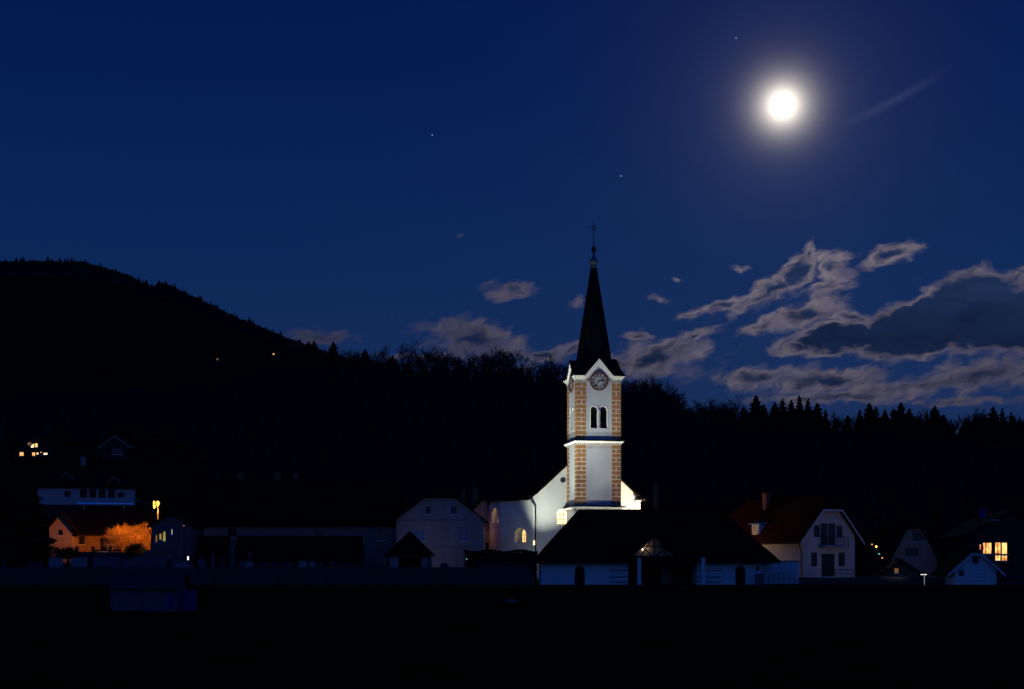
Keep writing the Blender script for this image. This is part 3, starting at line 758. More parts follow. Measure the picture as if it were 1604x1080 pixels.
# ------------------------------------------------------------------ long low chapel in front of the church
DC = 165.0
cp = thing('chapel', 'long low white chapel with huge dark hipped roof in front of the church', 'chapel', (0, DC, 0))
cx0, cx1 = X(847, DC), X(1192, DC)
px0, px1 = X(984, DC), X(1092, DC)
ce = Z(876, DC)
wl = MB(); dz = Z(886, DC)
d0, d1 = X(908, DC), X(1160, DC)
wl.facade([(cx0, 0), (px0, 0), (px0, ce), (cx0, ce)], [arch(d0, 0, 1.2, dz, 8, 1.3)], FRONT, 0, .35)
def wing_wall(w, a, b_):
    for xx in (a, b_): w.add([(xx, 0, 0), (xx, 12.5, 0), (xx, 12.5, ce), (xx, 0, ce)], [(0, 1, 2, 3)])
    w.add([(a, 12.5, 0), (b_, 12.5, 0), (b_, 12.5, ce), (a, 12.5, ce)], [(0, 1, 2, 3)]); w.build('wall', MT['plaster'], cp, fix=False)
wing_wall(wl, cx0, px0); wl = MB()
wl.facade([(px1, 0), (cx1, 0), (cx1, ce), (px1, ce)], [arch(d1, 0, 1.2, dz, 8, 1.3)], FRONT, 0, .35)
wing_wall(wl, px1, cx1)
for dd in (d0, d1):
    m = MB(); fan(m, arch(dd, 0, 1.2, dz, 8, 1.3), FRONT, .3); do = m.build('door', MT['timber'], cp)
    m = MB()
    for k in range(-2, 3): m.box(dd + k * .2 - .012, dd + k * .2 + .012, .27, .298, .1, dz - .5 + .1 * (2 - abs(k)))
    m.build('door_boards', MT['dark'], do)
    m = MB(); m.box(dd + .4, dd + .46, .2, .28, 1.0, 1.2); m.build('handle', MT['iron'], do)
# hipped roof
ex0, ex1, ey0, ey1 = X(834, DC - 1), X(1222, DC - 1), -1.0, 13.5
ez = Z(880, DC - 1); rz_ = Z(800, DC + 6.25); rx0, rx1 = X(907, DC + 6.25), X(1127, DC + 6.25); ry = 6.25
rm = MB()
rm.slab([(ex0, ey0, ez), (ex1, ey0, ez), (rx1, ry, rz_), (rx0, ry, rz_)], .2)
rm.slab([(ex0, ey1, ez), (ex1, ey1, ez), (rx1, ry, rz_), (rx0, ry, rz_)], .2)
rm.slab([(ex0, ey0, ez), (ex0, ey1, ez), (rx0, ry, rz_)], .2); rm.slab([(ex1, ey0, ez), (ex1, ey1, ez), (rx1, ry, rz_)], .2)
ro = rm.build('roof', MT['roof'], cp)
m = MB(); m.tube((rx0, ry, rz_), (rx1, ry, rz_), .14, n=6)
for a_, b_ in (((ex0, ey0, ez), (rx0, ry, rz_)), ((ex1, ey0, ez), (rx1, ry, rz_))): m.tube(a_, b_, .12, n=6)
m.build('ridge_tiles', MT['roof'], ro)
m = MB(); m.box(ex0, ex1, ey0 - .12, ey0 - .005, ez - .22, ez - .02); m.build('eaves_board', MT['timber'], cp)
# open porch: gable with timber truss, columns, passage behind
gA = X(1023, DC); gz = Z(837, DC - 1); gl, gr = X(987, DC), X(1059, DC); gb = Z(872, DC - 1)
pm = MB()
for (bx_, sg) in ((gl - .5, -1), (gr + .5, 1)):
    pm.slab([(bx_, -1.7, gb - .35), (gA, -1.7, gz + .1), (gA, 5.0, gz + .1), (bx_, 5.0, gb - .35)], .16)
pm.build('porch_roof', MT['roof'], cp)
tm = MB(); yb = -1.45
tm.box(gl, X(1106, DC), yb, yb + .22, gb - .14, gb + .08)
def brace(p, q, w=.1): tm.tube((p[0], yb + .1, p[1]), (q[0], yb + .1, q[1]), w, n=4)
hgt = gz - gb; sp_ = (gr - gl) / 2
brace((gl, gb), (gA, gz - .2), .13); brace((gr, gb), (gA, gz - .2), .13); brace((gA, gb), (gA, gz - .2), .1)
brace((gl + sp_ * .42, gb), (gl + sp_ * .80, gb + hgt * .62), .1); brace((gl + sp_ * .95, gb), (gl + sp_ * .48, gb + hgt * .42), .1)
brace((gr - sp_ * .42, gb), (gr - sp_ * .80, gb + hgt * .62), .1); brace((gr - sp_ * .95, gb), (gr - sp_ * .48, gb + hgt * .42), .1)
brace((gl + sp_ * .5, gb + hgt * .45), (gr - sp_ * .5, gb + hgt * .45), .1)
tm.build('truss', MT['timber'], cp)
for px in (1001, 1101):
    m = MB(); xx = X(px, DC - 1); m.box(xx - .2, xx + .2, -1.42, -1.02, .0, gb - .15); m.box(xx - .28, xx + .28, -1.5, -.94, 0, .25); m.build('column', MT['plaster'], cp)
# back of the porch: plank wall with a glazed door, lit gable wall above
m = MB(); m.box(px0 + .01, px1 - .01, 5.2, 5.35, 0, 2.95); m.build('porch_back_wall', MT['plaster_dark'], cp)
m = MB(); m.slab([(gl + .1, -.74, gb - .1), (gr - .1, -.74, gb - .1), (gA, -.74, gz - .12)], .1, Vector((0, 1, 0))); m.build('porch_gable_wall', MT['plaster_ochre'], cp)
m = MB(); dx = X(1044, DC + 5); m.box(dx - .6, dx + .6, 5.08, 5.19, .05, 2.5); pd = m.build('porch_door', MT['plaster_ochre'], cp)
m = MB()
for k in range(6): m.box(dx - .58, dx + .58, 5.05, 5.078, .3 + k * .38, .34 + k * .38)
m.build('door_slats', MT['timber'], pd)
lx = X(1006, DC - .5); lz = Z(861, DC - .5)
m = MB(); m.lathe([(.03, lz - .13), (.13, lz), (.03, lz + .13)], (lx, -1.0), 10); pl = m.build('porch_lamp', MT['bulb_white'], cp)
m = MB(); m.tube((lx, -1.0, lz + .13), (lx, -1.0, lz + .5), .02, n=5); m.build('lamp_rod', MT['iron'], pl)
ld = bpy.data.lights.new('porch_light', 'POINT'); ld.energy = 4; ld.color = (1, .8, .55); ld.shadow_soft_size = .15
lo_ = bpy.data.objects.new('porch_light', ld); col.objects.link(lo_); lo_.location = (lx + .35, DC - 1.02, lz + .2)
for (xa, xb) in ((955, 984), (1092, 1100), (1106, 1130)):
    for py in (894, 904, 912):
        m = MB(); m.box(X(xa, DC), X(xb, DC), -.09, -.004, Z(py, DC) - .04, Z(py, DC) + .04); m.build('wall_rail', MT['timber'], cp)
m = MB(); m.box(X(1184, DC), X(1189, DC), -.16, -.004, Z(894, DC), Z(888, DC)); m.build('wall_lamp', MT['iron'], cp)

# ------------------------------------------------------------------ right-hand houses
D = 178.0
hx_, hy_ = X(1299, 179.5), 179.5
H1Z = lambda py: Z(py, 179)
rh = house('village_house', 'white house with cropped gable, balcony and dark red roof right of the chapel', (hx_, hy_, 0.3), R(30), 8.7, 17, H1Z(839) - .3, H1Z(779) - .3, hip=.36, over=1.0,
           wall='plaster_cream', roof='roof_red', barge='frame_white', gutter=True, endo=.7,
           front=[(-2.05, H1Z(842) - .3, 1.0, 1.5, 'glass', 2), (1.75, H1Z(842) - .3, 1.0, 1.5, 'glass', 2),
                  (-.15, H1Z(855) - .3, 2.6, 2.85, 'glass', 2, 1, 'frame_white'),
                  (-2.5, H1Z(888) - .3, 1.0, 1.8, 'glass', 2), (2.1, H1Z(888) - .3, 1.1, 1.8, 'glass', 2), (-.2, .5, 2.2, 2.9, 'glass', 3, 1, 'timber')],
           left=[])
b = MB(); b.box(-1.9, 2.2, -1.25, -.02, H1Z(858) - .3, H1Z(855.5) - .3); b.build('balcony', MT['plaster_dull'], rh)
b = MB(); z0, z1 = H1Z(855) - .3, H1Z(842) - .3
for k in range(18):
    xx = -1.85 + k * 4.0 / 17; b.tube((xx, -1.2, z0), (xx, -1.2, z1), .022, n=4)
b.tube((-1.88, -1.2, z1), (2.18, -1.2, z1), .035, n=5)
for xx in (-1.88, 2.18): b.tube((xx, -1.2, z1), (xx, 0, z1), .03, n=5)
b.build('balcony_railing', MT['iron'], rh)
b = MB(); b.box(-3.4, 4.6, -2.6, -.02, -.3, .42); b.build('terrace', MT['plaster_grey'], rh)
b = MB()
for k in range(9):
    xx = -3.3 + k * .98; b.tube((xx, -2.5, .42), (xx, -2.5, 1.35), .03, n=5)
b.tube((-3.3, -2.5, 1.35), (4.55, -2.5, 1.35), .035, n=5); b.tube((-3.3, -2.5, .9), (4.55, -2.5, .9), .025, n=5)
b.build('terrace_railing', MT['iron'], rh)
sl = (H1Z(779) - H1Z(852)) / 4.35
chimney(rh, -.9, 11.0, H1Z(779) - .3 - 2.2, H1Z(779) + .55, .75)
# dormer on the left slope
dm = MB(); dzb = H1Z(838) - .3; dzt = H1Z(820) - .3; xd = -4.2; yd = 9.3
dm.box(xd, xd + 2.2, yd - .75, yd + .75, dzb, dzt); do = dm.build('dormer', MT['plaster'], rh)
b = MB(); b.slab([(xd - .3, yd - 1.05, dzt + .12), (xd - .3, yd + 1.05, dzt + .12), (xd + 2.6, yd + 1.05, dzt + .42), (xd + 2.6, yd - 1.05, dzt + .42)], .1); b.build('dormer_roof', MT['frame_white'], do)
TD = lambda x, y, z: (xd - .06 + y, yd - x, z)
window(rh, TD, 0, dzb + .15, 1.15, dzt - dzb - .3, MT['win_faint'], MT['frame_white'], y=.0, cols=2, rows=1, sill=False)

lw = thing('garden_wall', 'low white wall between the chapel end and the red roofed house', 'wall', (0, 170, 0))
b = MB(); b.box(X(1188, 170), X(1252, 170), 0, .25, 0, Z(880, 170)); b.build('wall_body', MT['plaster'], lw)
b = MB(); b.box(X(1187, 170), X(1253, 170), -.06, .31, Z(880, 170) + .003, Z(880, 170) + .1); b.build('coping', MT['roof'], lw)
fr = thing('railing', 'thin dark rail fence in front of the low white wall', 'railing', (0, 168, 0))
for px in (1204, 1212, 1220, 1228, 1236, 1244):
    b = MB(); b.tube((X(px, 168), 0, 0), (X(px, 168), 0, Z(898, 168)), .04, n=5); b.build('post', MT['iron'], fr)
b = MB(); b.tube((X(1204, 168), 0, Z(899, 168)), (X(1244, 168), 0, Z(899, 168)), .03, n=5); b.tube((X(1204, 168), 0, Z(906, 168)), (X(1244, 168), 0, Z(906, 168)), .03, n=5); b.build('rail', MT['iron'], fr)
gp = thing('gate_pillar', 'short dark pillar at the right end of the chapel', 'pillar', (X(1190, 164), 164, 0))
b = MB(); b.box(-.45, .45, -.3, .3, 0, 1.15); b.build('shaft', MT['granite'], gp); b = MB(); b.box(-.52, .52, -.37, .37, 1.153, 1.26); b.build('cap', MT['granite_dark'], gp)

# yard lamp behind the chapel, between church and white house
yl = thing('yard_lamp', 'yard lamp on a post behind the chapel, lighting the side of the white house', 'lamp', (27.5, 184, .3))
b = MB(); b.tube((0, 0, -.3), (0, 0, 3.4), .06, n=8); b.build('post', MT['iron'], yl)
b = MB(); b.lathe([(.08, 3.4), (.18, 3.5), (.2, 3.8), (.06, 3.95)], (0, 0), 10); b.build('lantern', MT['bulb_small'], yl)
ld = bpy.data.lights.new('yard_light', 'POINT'); ld.energy = 210; ld.color = (1, .72, .45); ld.shadow_soft_size = .2
lo_ = bpy.data.objects.new('yard_light', ld); col.objects.link(lo_); lo_.location = (27.8, 183.9, 4.45)
# dark house behind the chapel ridge
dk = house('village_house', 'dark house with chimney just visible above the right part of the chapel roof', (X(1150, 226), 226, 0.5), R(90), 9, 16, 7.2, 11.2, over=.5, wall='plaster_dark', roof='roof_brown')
chimney(dk, -.6, 12.6, 9.6, Z(760, 226) - .5, .8)
# dim house with cropped gable
dg = house('village_house', 'dim ochre house with cropped gable between the white house and the far right', (X(1432, 196), 196, .3), R(-6), 6.2, 12, Z(868, 196) - 1.0, Z(808, 196), hip=.34, over=1.2, wall='plaster_ochre', roof='roof',
           front=[(.7, Z(848, 196) - .3, 1.9, 1.5, 'glass', 3), (-.3, Z(872, 196) - .3, 1.8, 1.2, 'glass', 3)])
ds = house('shed', 'low shed with dull orange-brown gable under the dim ochre house', (X(1412, 180), 180, 0.2), R(-8), 5.4, 5, Z(902, 180) - .2, Z(879, 180) - .2, over=.3, wall='brick', roof='roof_brown', cat='shed', front=[(-.6, 1.0, .6, .7, 'win_faint', 1)])
# white hut in front on the right
DH = 164.0
hz = lambda py: Z(py, DH)
hw = house('garden_hut', 'small white hut with cropped gable and oval vent at the right edge of the field', (X(1528, DH), DH, 0), R(0), X(1561, DH) - X(1495, DH), 6, hz(892), hz(863), hip=.24, over=.9, wall='plaster', roof='roof', barge='frame_white', cat='hut',
           front=[(X(1506, DH) - X(1528, DH), hz(903), .62, .72, 'glass', 1)])
b = MB(); zc = hz(877.5)
pts = [(.36 * math.cos(t), zc + .48 * math.sin(t)) for t in [2 * math.pi * k / 24 for k in range(24)]]
p2 = [(.48 * math.cos(t), zc + .6 * math.sin(t)) for t in [2 * math.pi * k / 24 for k in range(24)]]
b.add([(x, -.07, z) for x, z in pts] + [(x, -.07, z) for x, z in p2] + [(x, 0, z) for x, z in p2] + [(x, 0, z) for x, z in pts],
      [(k, (k + 1) % 24, 24 + (k + 1) % 24, 24 + k) for k in range(24)] + [(24 + k, 24 + (k + 1) % 24, 48 + (k + 1) % 24, 48 + k) for k in range(24)] + [(k, (k + 1) % 24, 72 + (k + 1) % 24, 72 + k) for k in range(24)])
ovn = b.build('oval_vent', MT['frame_white'], hw)
b = MB(); b.add([(x, -.02, z) for x, z in pts], [tuple(range(24))]); b.build('vent_opening', MT['dark'], ovn)
b = MB()
for k in range(4): b.box(-2.38, 2.38, -.012, -.002, .45 + k * .42, .47 + k * .42)
b.build('board_joints', MT['granite'], hw)
# dark house with the glowing window
DG = 186.0
gzz = lambda py: Z(py, DG) - .3
gx = X(1585, DG)
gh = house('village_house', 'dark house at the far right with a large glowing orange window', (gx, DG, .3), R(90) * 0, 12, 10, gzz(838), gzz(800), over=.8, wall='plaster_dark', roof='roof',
           front=[(X(1536, DG) - gx, gzz(862), .26, .8, 'win_orange', 1, 1), (X(1547, DG) - gx, gzz(868), 1.2, 1.5, 'win_orange', 3, 1),
                  (X(1563.5, DG) - gx, gzz(868), .8, 1.55, 'win_orange', 2, 1), (X(1573.8, DG) - gx, gzz(868.5), .78, 1.55, 'win_church', 1, 1),
                  (X(1563.5, DG) - gx, gzz(879), .8, .78, 'win_orange', 2, 1), (X(1573.8, DG) - gx, gzz(879), .78, .74, 'win_orange', 2, 1)])
b = MB(); b.box(X(1545, DG) - gx, X(1561, DG) - gx, -1.2, -.9, gzz(816), gzz(814.6)); b.build('eaves_trim', MT['silver'], gh)
chp = thing('flue_mast', 'thin mast with blue box beside the glowing window house', 'mast', (X(1534, 180), 180, 0.2))
b = MB(); b.tube((0, 0, -.3), (0, 0, Z(802, 180)), .05, n=6); b.build('pole', MT['iron'], chp)
b = MB(); b.box(-.1, .85, -.3, .3, Z(814, 180), Z(800, 180)); b.build('box', MT['bluepaint'], chp)
# lamps on the right
pl_ = thing('path_lamp', 'small white twin headed lamp glowing left of the white hut', 'lamp', (X(1448, 163), 163, 0))
b = MB(); b.tube((0, 0, -.2), (0, 0, Z(901, 163)), .04, n=8); b.build('post', MT['glow_post'], pl_)
ld = bpy.data.lights.new('added_house_spot', 'SPOT'); ld.spot_size = R(56); ld.spot_blend = 1; ld.energy = 300; ld.color = (1.0, .90, .86); ld.shadow_soft_size = .1  # spot added at the path lamp, aimed to brighten the white house
lo_ = bpy.data.objects.new('added_house_spot', ld); col.objects.link(lo_); lo_.location = (X(1448, 163) - .1, 162.9, Z(901, 163) + .2)
lo_.rotation_euler = (Vector((40.5, 179, 5.5)) - lo_.location).to_track_quat('-Z', 'Y').to_euler()
for sx_ in (-.27, .1):
    b = MB(); b.box(sx_ - .13, sx_ + .13, -.08, .08, Z(901, 163) + .01, Z(901, 163) + .085); b.build('head', MT['bulb_white'], pl_)
def little_lamp(label, px, py, D, r, mat, cat='lamp', name='street_lamp', group=None):
    x = X(px, D); g = ground_z(x, D); t = thing(name, label, cat, (x, D, g), 0, group)
    z = Z(py, D) - g
    b = MB(); b.tube((0, 0, -.3), (0, 0, z - r * .8), .05, n=6); b.build('pole', MT['iron'], t)
    b = MB(); b.lathe([(r * .3, z - r * .9), (r, z - r * .3), (r, z + r * .3), (r * .3, z + r * .9)], (0, 0), 10); b.build('lantern', MT[mat], t)
    return t
little_lamp('bright orange lamp beside the roof edge of the white house', 1372.5, 856.5, 189, .15, 'bulb_small')
little_lamp('tiny orange lamp above the brighter one right of the white house', 1366, 853, 192, .08, 'bulb_small')
little_lamp('pale green light below the orange lamps right of the white house', 1377, 868, 187, .13, 'bulb_green')
little_lamp('lowest small orange lamp just above the brown shed', 1382, 874.5, 186, .075, 'bulb_small')
ld = bpy.data.lights.new('orange_light', 'POINT'); ld.energy = 26; ld.color = (1, .70, .42); ld.shadow_soft_size = .15
lo_ = bpy.data.objects.new('orange_light', ld); col.objects.link(lo_); lo_.location = (X(1372.5, 189), 188.6, Z(857, 189))
b = MB(); rw = thing('boundary_wall', 'low dark wall at the field edge below the white house', 'wall', (0, 167.5, 0))
b.box(X(1252, 167.5), X(1494, 167.5), 0, .25, 0, Z(905, 167.5)); b.build('wall_body', MT['concrete'], rw)
b = MB(); b.box(X(1345, 167.5), X(1436, 167.5), -.05, .3, Z(905, 167.5) + .003, Z(905, 167.5) + .08); b.build('coping', MT['granite'], rw)
rw2 = thing('boundary_wall', 'low dark wall right of the white hut at the picture edge', 'wall', (0, 167.5, 0))
b = MB(); b.box(X(1563, 167.5), X(1660, 167.5), 0, .25, 0, Z(910, 167.5)); b.build('wall_body', MT['concrete'], rw2)

# ------------------------------------------------------------------ middle: gabled house, long wing, pavilion, hedge
DM = 184.0
mz = lambda py: Z(py, DM) - .3
mx0 = X(689, DM)
mw = X(757, DM) - X(621, DM)
PX = lambda px: X(px, DM) - mx0
mh = house('village_house', 'grey rendered house with cropped gable left of the church', (mx0, DM, .3), 0, mw, 13, mz(814), mz(762), hip=.36, over=.6, wall='plaster_grey', roof='roof',
           front=[(PX(671), mz(806), .85, 1.1, 'glass', 1, 1, 'frame_white'), (PX(711), mz(806), .85, 1.1, 'glass', 1, 1, 'frame_white'),
                  (PX(727), mz(848), 1.4, 1.65, 'curtain', 2, 1, 'frame_white'), (PX(656), mz(848), 1.6, 1.5, 'blueglass', 2, 1, 'frame_white')])
b = MB(); b.box(-mw / 2, mw / 2, -.07, -.003, mz(816), mz(814.4)); b.box(-mw / 2, mw / 2, -.07, -.003, mz(858.5), mz(857)); b.build('string_course', MT['plaster_dull'], mh)
rb_ = house('village_house', 'reddish house with brick chimneys squeezed between the grey gable and the church', (X(757, 203), 203, .4), R(10), 5.6, 9, Z(815, 203) - .4, Z(783, 203) - .4, over=.4, wall='plaster_grey', roof='roof_red',
            front=[(.3, Z(838, 203), .9, 1.1, 'curtain', 2), (.3, Z(868, 203), .9, 1.2, 'glass', 2)])
wlp = MB(); wlp.lathe([(.05, 5.6), (.12, 5.7), (.12, 5.95), (.05, 6.05)], (-1.0, -2.2), 8); wlp.build('wall_lamp', MT['bulb_small'], rb_)  # unseen lamp, clear of the wall, added for the orange roof and chimney glow
ld = bpy.data.lights.new('added_orange_light', 'POINT'); ld.energy = 13; ld.color = (1.0, .36, .08); ld.shadow_soft_size = .12
lo_ = bpy.data.objects.new('added_orange_light', ld); col.objects.link(lo_); lo_.parent = rb_; lo_.location = (-1.0, -2.5, 6.6)
chimney(rb_, -.7, 3, 8, Z(767, 206) - .4, .7); chimney(rb_, -2.2, 5, 8, Z(769, 208) - .4, .55)
DWg = 196.0
wz = lambda py: Z(py, DWg) - .4
wcx = X(455, DWg); WL = X(622, DWg) - X(288, DWg)
PW = lambda px: X(px, DWg) - wcx
wing = house('long_farmhouse', 'long dull farmhouse with dark roof running left from the grey gabled house', (wcx + WL / 2, DWg + 4.5, .4), R(90), 9, WL, wz(819), wz(752), over=.45, wall='plaster_farm', roof='roof', cat='farmhouse',
             left=[(PW(600), wz(846), 1.3, 1.5, 'glass', 2), (PW(364), wz(842), 1.3, 1.4, 'glass', 2), (PW(500), wz(846), 1.2, 1.3, 'glass', 2)])
for px in (366, 425, 455): chimney(wing, .8, WL / 2 - PW(px), wz(760), wz(739), .75)
def barn(label, pa, pb, ptop, peave, D, pbase=882):
    x0, x1 = X(pa, D), X(pb, D); L = x1 - x0
    g = 0.2
    return house('barn', label, (x1, D + 2.5, g), R(90), 5, L, Z(peave, D) - g, Z(ptop, D) - g, over=.4, wall='plaster_dark', roof='roof', cat='barn', endo=.2)
barn('low black roofed barn in front of the long farmhouse right part', 368, 562, 843, 874, 181)
barn('lower dark barn at the left end in front of the long farmhouse', 292, 352, 843, 874, 183)
# pavilion with pyramid roof
DP = 172.0
pv = thing('pavilion', 'small pavilion with dark pyramid roof and pale posts in front of the grey house', 'pavilion', (X(640, DP), DP + 2.4, 0))
ph = (X(681, DP) - X(606, DP)) / 2
b = MB(); e0, e1 = Z(869, DP), Z(832, DP + 2.4)
b.add([(-ph, -ph, e0), (ph, -ph, e0), (ph, ph, e0), (-ph, ph, e0), (0, 0, e1), (-ph, -ph, e0 - .18), (ph, -ph, e0 - .18), (ph, ph, e0 - .18), (-ph, ph, e0 - .18)],
      [(0, 1, 4), (1, 2, 4), (2, 3, 4), (3, 0, 4), (0, 5, 6, 1), (1, 6, 7, 2), (2, 7, 8, 3), (3, 8, 5, 0), (5, 8, 7, 6)]); b.build('roof', MT['roof'], pv)
for (a_, b_) in ((611, 624), (660, 676)):
    b = MB(); b.box(X(a_, DP) - X(640, DP), X(b_, DP) - X(640, DP), -ph + .5, -ph + .75, 0, e0 - .2); b.build('wall_panel', MT['plaster_dull'], pv)
b = MB(); b.box(-ph + .6, ph - .6, ph - .7, ph - .5, 0, e0 - .2); b.build('back_wall', MT['plaster_dark'], pv)
b = MB(); b.lathe([(.05, 2.5), (.1, 2.6), (.1, 2.8), (.04, 2.88)], (.4, ph + .1), 8); b.build('lantern', MT['bulb_small'], pv)  # unseen lantern added behind the pavilion to warm the grey house front
ld = bpy.data.lights.new('added_warm_light', 'POINT'); ld.energy = 42; ld.color = (1.0, .84, .76); ld.shadow_soft_size = .15
lo_ = bpy.data.objects.new('added_warm_light', ld); col.objects.link(lo_); lo_.location = (X(640, DP) + .6, DP + 2.4 + ph + .45, 2.7)
for sx_ in (-1, 1):
    for sy_ in (-1, 1):
        b = MB(); b.box(sx_ * (ph - .45) - .09, sx_ * (ph - .45) + .09, sy_ * (ph - .4) - .09, sy_ * (ph - .4) + .09, 0, e0 - .182); b.build('post', MT['timber'], pv)

def leafbox(x0, x1, y0, y1, z0, z1, n, size, rg):
    m = MB()
    for k in range(n):
        x, y, z = rg.uniform(x0, x1), rg.uniform(y0, y1), rg.uniform(z0, z1)
        if rg.random() < .6: y = y0 + rg.random() * .25
        elif rg.random() < .6: z = z1 - rg.random() ** 2 * .25
        d = Vector((rg.gauss(0, 1), rg.gauss(0, 1), rg.gauss(0, 1))).normalized(); a = d.orthogonal().normalized() * size * rg.uniform(.6, 1.3); b_ = d.cross(a)
        c = Vector((x, y, z + .12 * math.sin(x * 1.7)))
        m.add([c - a, c + b_ * .6, c + a, c - b_ * .6], [(0, 1, 2, 3)])
    return m
hg = thing('hedge', 'dark clipped hedge between the grey house and the chapel', 'hedge', (0, 169, 0))
leafbox(X(727, 169), X(842, 169), 0, 1.4, .3, Z(863, 169), 5200, .13, rnd).build('foliage', MT['hedge'], hg, fix=False)
b = MB(); b.box(X(730, 169), X(840, 169), .25, 1.15, 0, Z(866, 169)); b.build('core', MT['bark'], hg)
little_lamp('small greenish lamp glinting in the left end of the hedge', 731, 876, 168.2, .09, 'bulb_green', name='garden_lamp')

# ------------------------------------------------------------------ cemetery wall and graves
DW = 164.5
cw = thing('cemetery_wall', 'long low dark wall of the cemetery along the far field edge', 'wall', (0, DW, 0))
ctop = Z(890, DW)
px = -280
while px < 836:
    nx = min(px + 44, 838)
    b = MB(); b.box(X(px, DW) + .012, X(nx, DW) - .012, rnd.uniform(0, .015), .3, 0, ctop + rnd.uniform(-.02, .02)); b.build('wall_panel', MT['concrete'], cw)
    px = nx
b = MB(); b.box(X(-280, DW), X(838, DW), -.05, .35, ctop + .024, ctop + .11); b.build('coping', MT['concrete'], cw)
b = MB(); cw2 = thing('cemetery_wall', 'taller wall stretch below the hedge beside the chapel', 'wall', (0, 166, 0))
b.box(X(745, 166), X(838, 166), 0, .3, 0, Z(880, 166)); b.build('wall_body', MT['plaster_dark'], cw2)
def grave(label, a, b_, top, D=168.0, mat='granite_dark', style=0, group=None):
    x0, x1 = X(a, D), X(b_, D); w = x1 - x0; h = Z(top, D)
    t = thing('gravestone', label, 'gravestone', ((x0 + x1) / 2, D, 0), 0, group)
    m = MB(); m.box(-w / 2 - .12, w / 2 + .12, -.25, .25, 0, .3); m.build('base', MT['granite_dark'], t)
    if style == 0: out = [(-w / 2, .302), (w / 2, .302), (w / 2, h), (-w / 2, h)]
    elif style == 1: out = arch(0, .302, w, h - .302, 8, .5)
    else: out = [(-w / 2, .302), (w / 2, .302), (w / 2, h * .82), (w * .1, h), (-w / 2, h * .9)]
    m = MB(); m.slab([(x, -.1, z) for x, z in out], .2, Vector((0, 1, 0))); m.build('slab', MT[mat], t)
    return t
grave('pale bluish square gravestone below the pink lit house', 77, 98, 874, mat='marble')
grave('pale bluish wide gravestone below the orange lit house door', 112, 136, 874, mat='marble')
grave('long dim gravestone right of the two pale bluish ones', 145, 187, 873, mat='granite')
grave('dim gravestone below the glowing shrub', 190, 230, 874, mat='granite', style=2)
grave('pinkish gravestone under the street lamp', 233, 246, 877, mat='granite')
grave('narrow pale gravestone right of the pinkish one', 250, 259, 878, mat='granite', style=1)
grave('slanted pale gravestone below the tiny white light', 275, 297, 879, mat='marble', style=2)
grave('slender upright gravestone left of the barn corner', 310, 322, 875, mat='granite', style=1)
grave('thin pillar gravestone left of the cross', 331, 336, 869, mat='granite')
grave('low stone beside the memorial cross', 376, 386, 880, mat='granite')
for (a, b_, tp, st) in ((40, 66, 881, 0), (4, 9, 877, 0), (345, 352, 874, 1), (404, 420, 880, 1), (424, 436, 881, 0), (440, 458, 880, 1), (496, 510, 881, 2), (516, 528, 879, 1), (540, 552, 881, 0), (574, 588, 880, 1), (592, 604, 882, 0), (690, 702, 882, 1)):
    grave('small dark gravestone just showing above the long cemetery wall', a, b_, tp, style=st, group='dark gravestones above the cemetery wall')
grave('pale low gravestone under the black barn', 468, 481, 879, mat='marble')
grave('pale rounded gravestone right of the pale low one under the black barn', 485, 494, 880, mat='marble', style=1)
cr_ = thing('stone_cross', 'stone cross on a pale block above the cemetery wall', 'cross', (X(391, 168), 168, 0))
m = MB(); m.box(-.42, .42, -.3, .3, 0, Z(880, 168)); m.build('block', MT['marble'], cr_)
m = MB(); m.box(-.08, .08, -.07, .07, Z(880, 168) + .002, Z(863, 168)); m.box(-.34, -.082, -.07, .07, Z(869.5, 168), Z(867.5, 168)); m.box(.082, .34, -.07, .07, Z(869.5, 168), Z(867.5, 168)); m.build('cross', MT['granite'], cr_)
pp = thing('stone_pillar', 'pale slender pillar standing behind the graves left of the cross', 'pillar', (X(364, 176), 176, 0))
m = MB(); m.box(-.17, .17, -.17, .17, 0, Z(849, 176)); m.build('shaft', MT['granite'], pp); m = MB(); m.box(-.25, .25, -.25, .25, Z(849, 176) + .002, Z(849, 176) + .14); m.build('cap', MT['granite'], pp)

# ------------------------------------------------------------------ left: lamp-lit houses
DO = 200.0
go = 2.6
oz = lambda py: Z(py, DO) - go
ox0 = X(178, DO)
PO = lambda px: X(px, DO) - ox0
OL = X(236, DO) - X(114, DO)
ocx = (X(236, DO) + X(114, DO)) / 2
PO = lambda px: X(px, DO) - ocx
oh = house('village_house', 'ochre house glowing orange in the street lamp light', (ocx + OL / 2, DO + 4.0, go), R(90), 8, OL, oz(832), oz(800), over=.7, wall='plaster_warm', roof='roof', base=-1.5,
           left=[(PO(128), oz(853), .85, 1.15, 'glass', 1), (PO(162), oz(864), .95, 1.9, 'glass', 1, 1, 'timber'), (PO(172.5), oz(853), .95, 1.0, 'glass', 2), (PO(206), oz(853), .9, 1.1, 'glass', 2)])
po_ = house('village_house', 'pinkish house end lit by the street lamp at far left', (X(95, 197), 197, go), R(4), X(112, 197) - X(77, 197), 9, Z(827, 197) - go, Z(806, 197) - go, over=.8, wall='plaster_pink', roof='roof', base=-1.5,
            front=[(X(94.5, 197) - X(95, 197), Z(839, 197) - go, .62, .75, 'glass', 1), (X(92, 197) - X(95, 197) - .3, Z(868, 197) - go, .8, .9, 'glass', 1)])
fe = thing('fence', 'dark garden fence with stubby posts in front of the orange lit house', 'fence', (0, 189, 0))
for px in (121, 146, 173, 199, 225):
    b = MB(); x = X(px, 189); b.box(x - .18, x + .18, -.18, .18, 0, Z(858.5, 189)); b.box(x - .26, x + .26, -.26, .26, Z(858.5, 189) + .002, Z(857, 189)); b.build('post', MT['granite_dark'], fe)
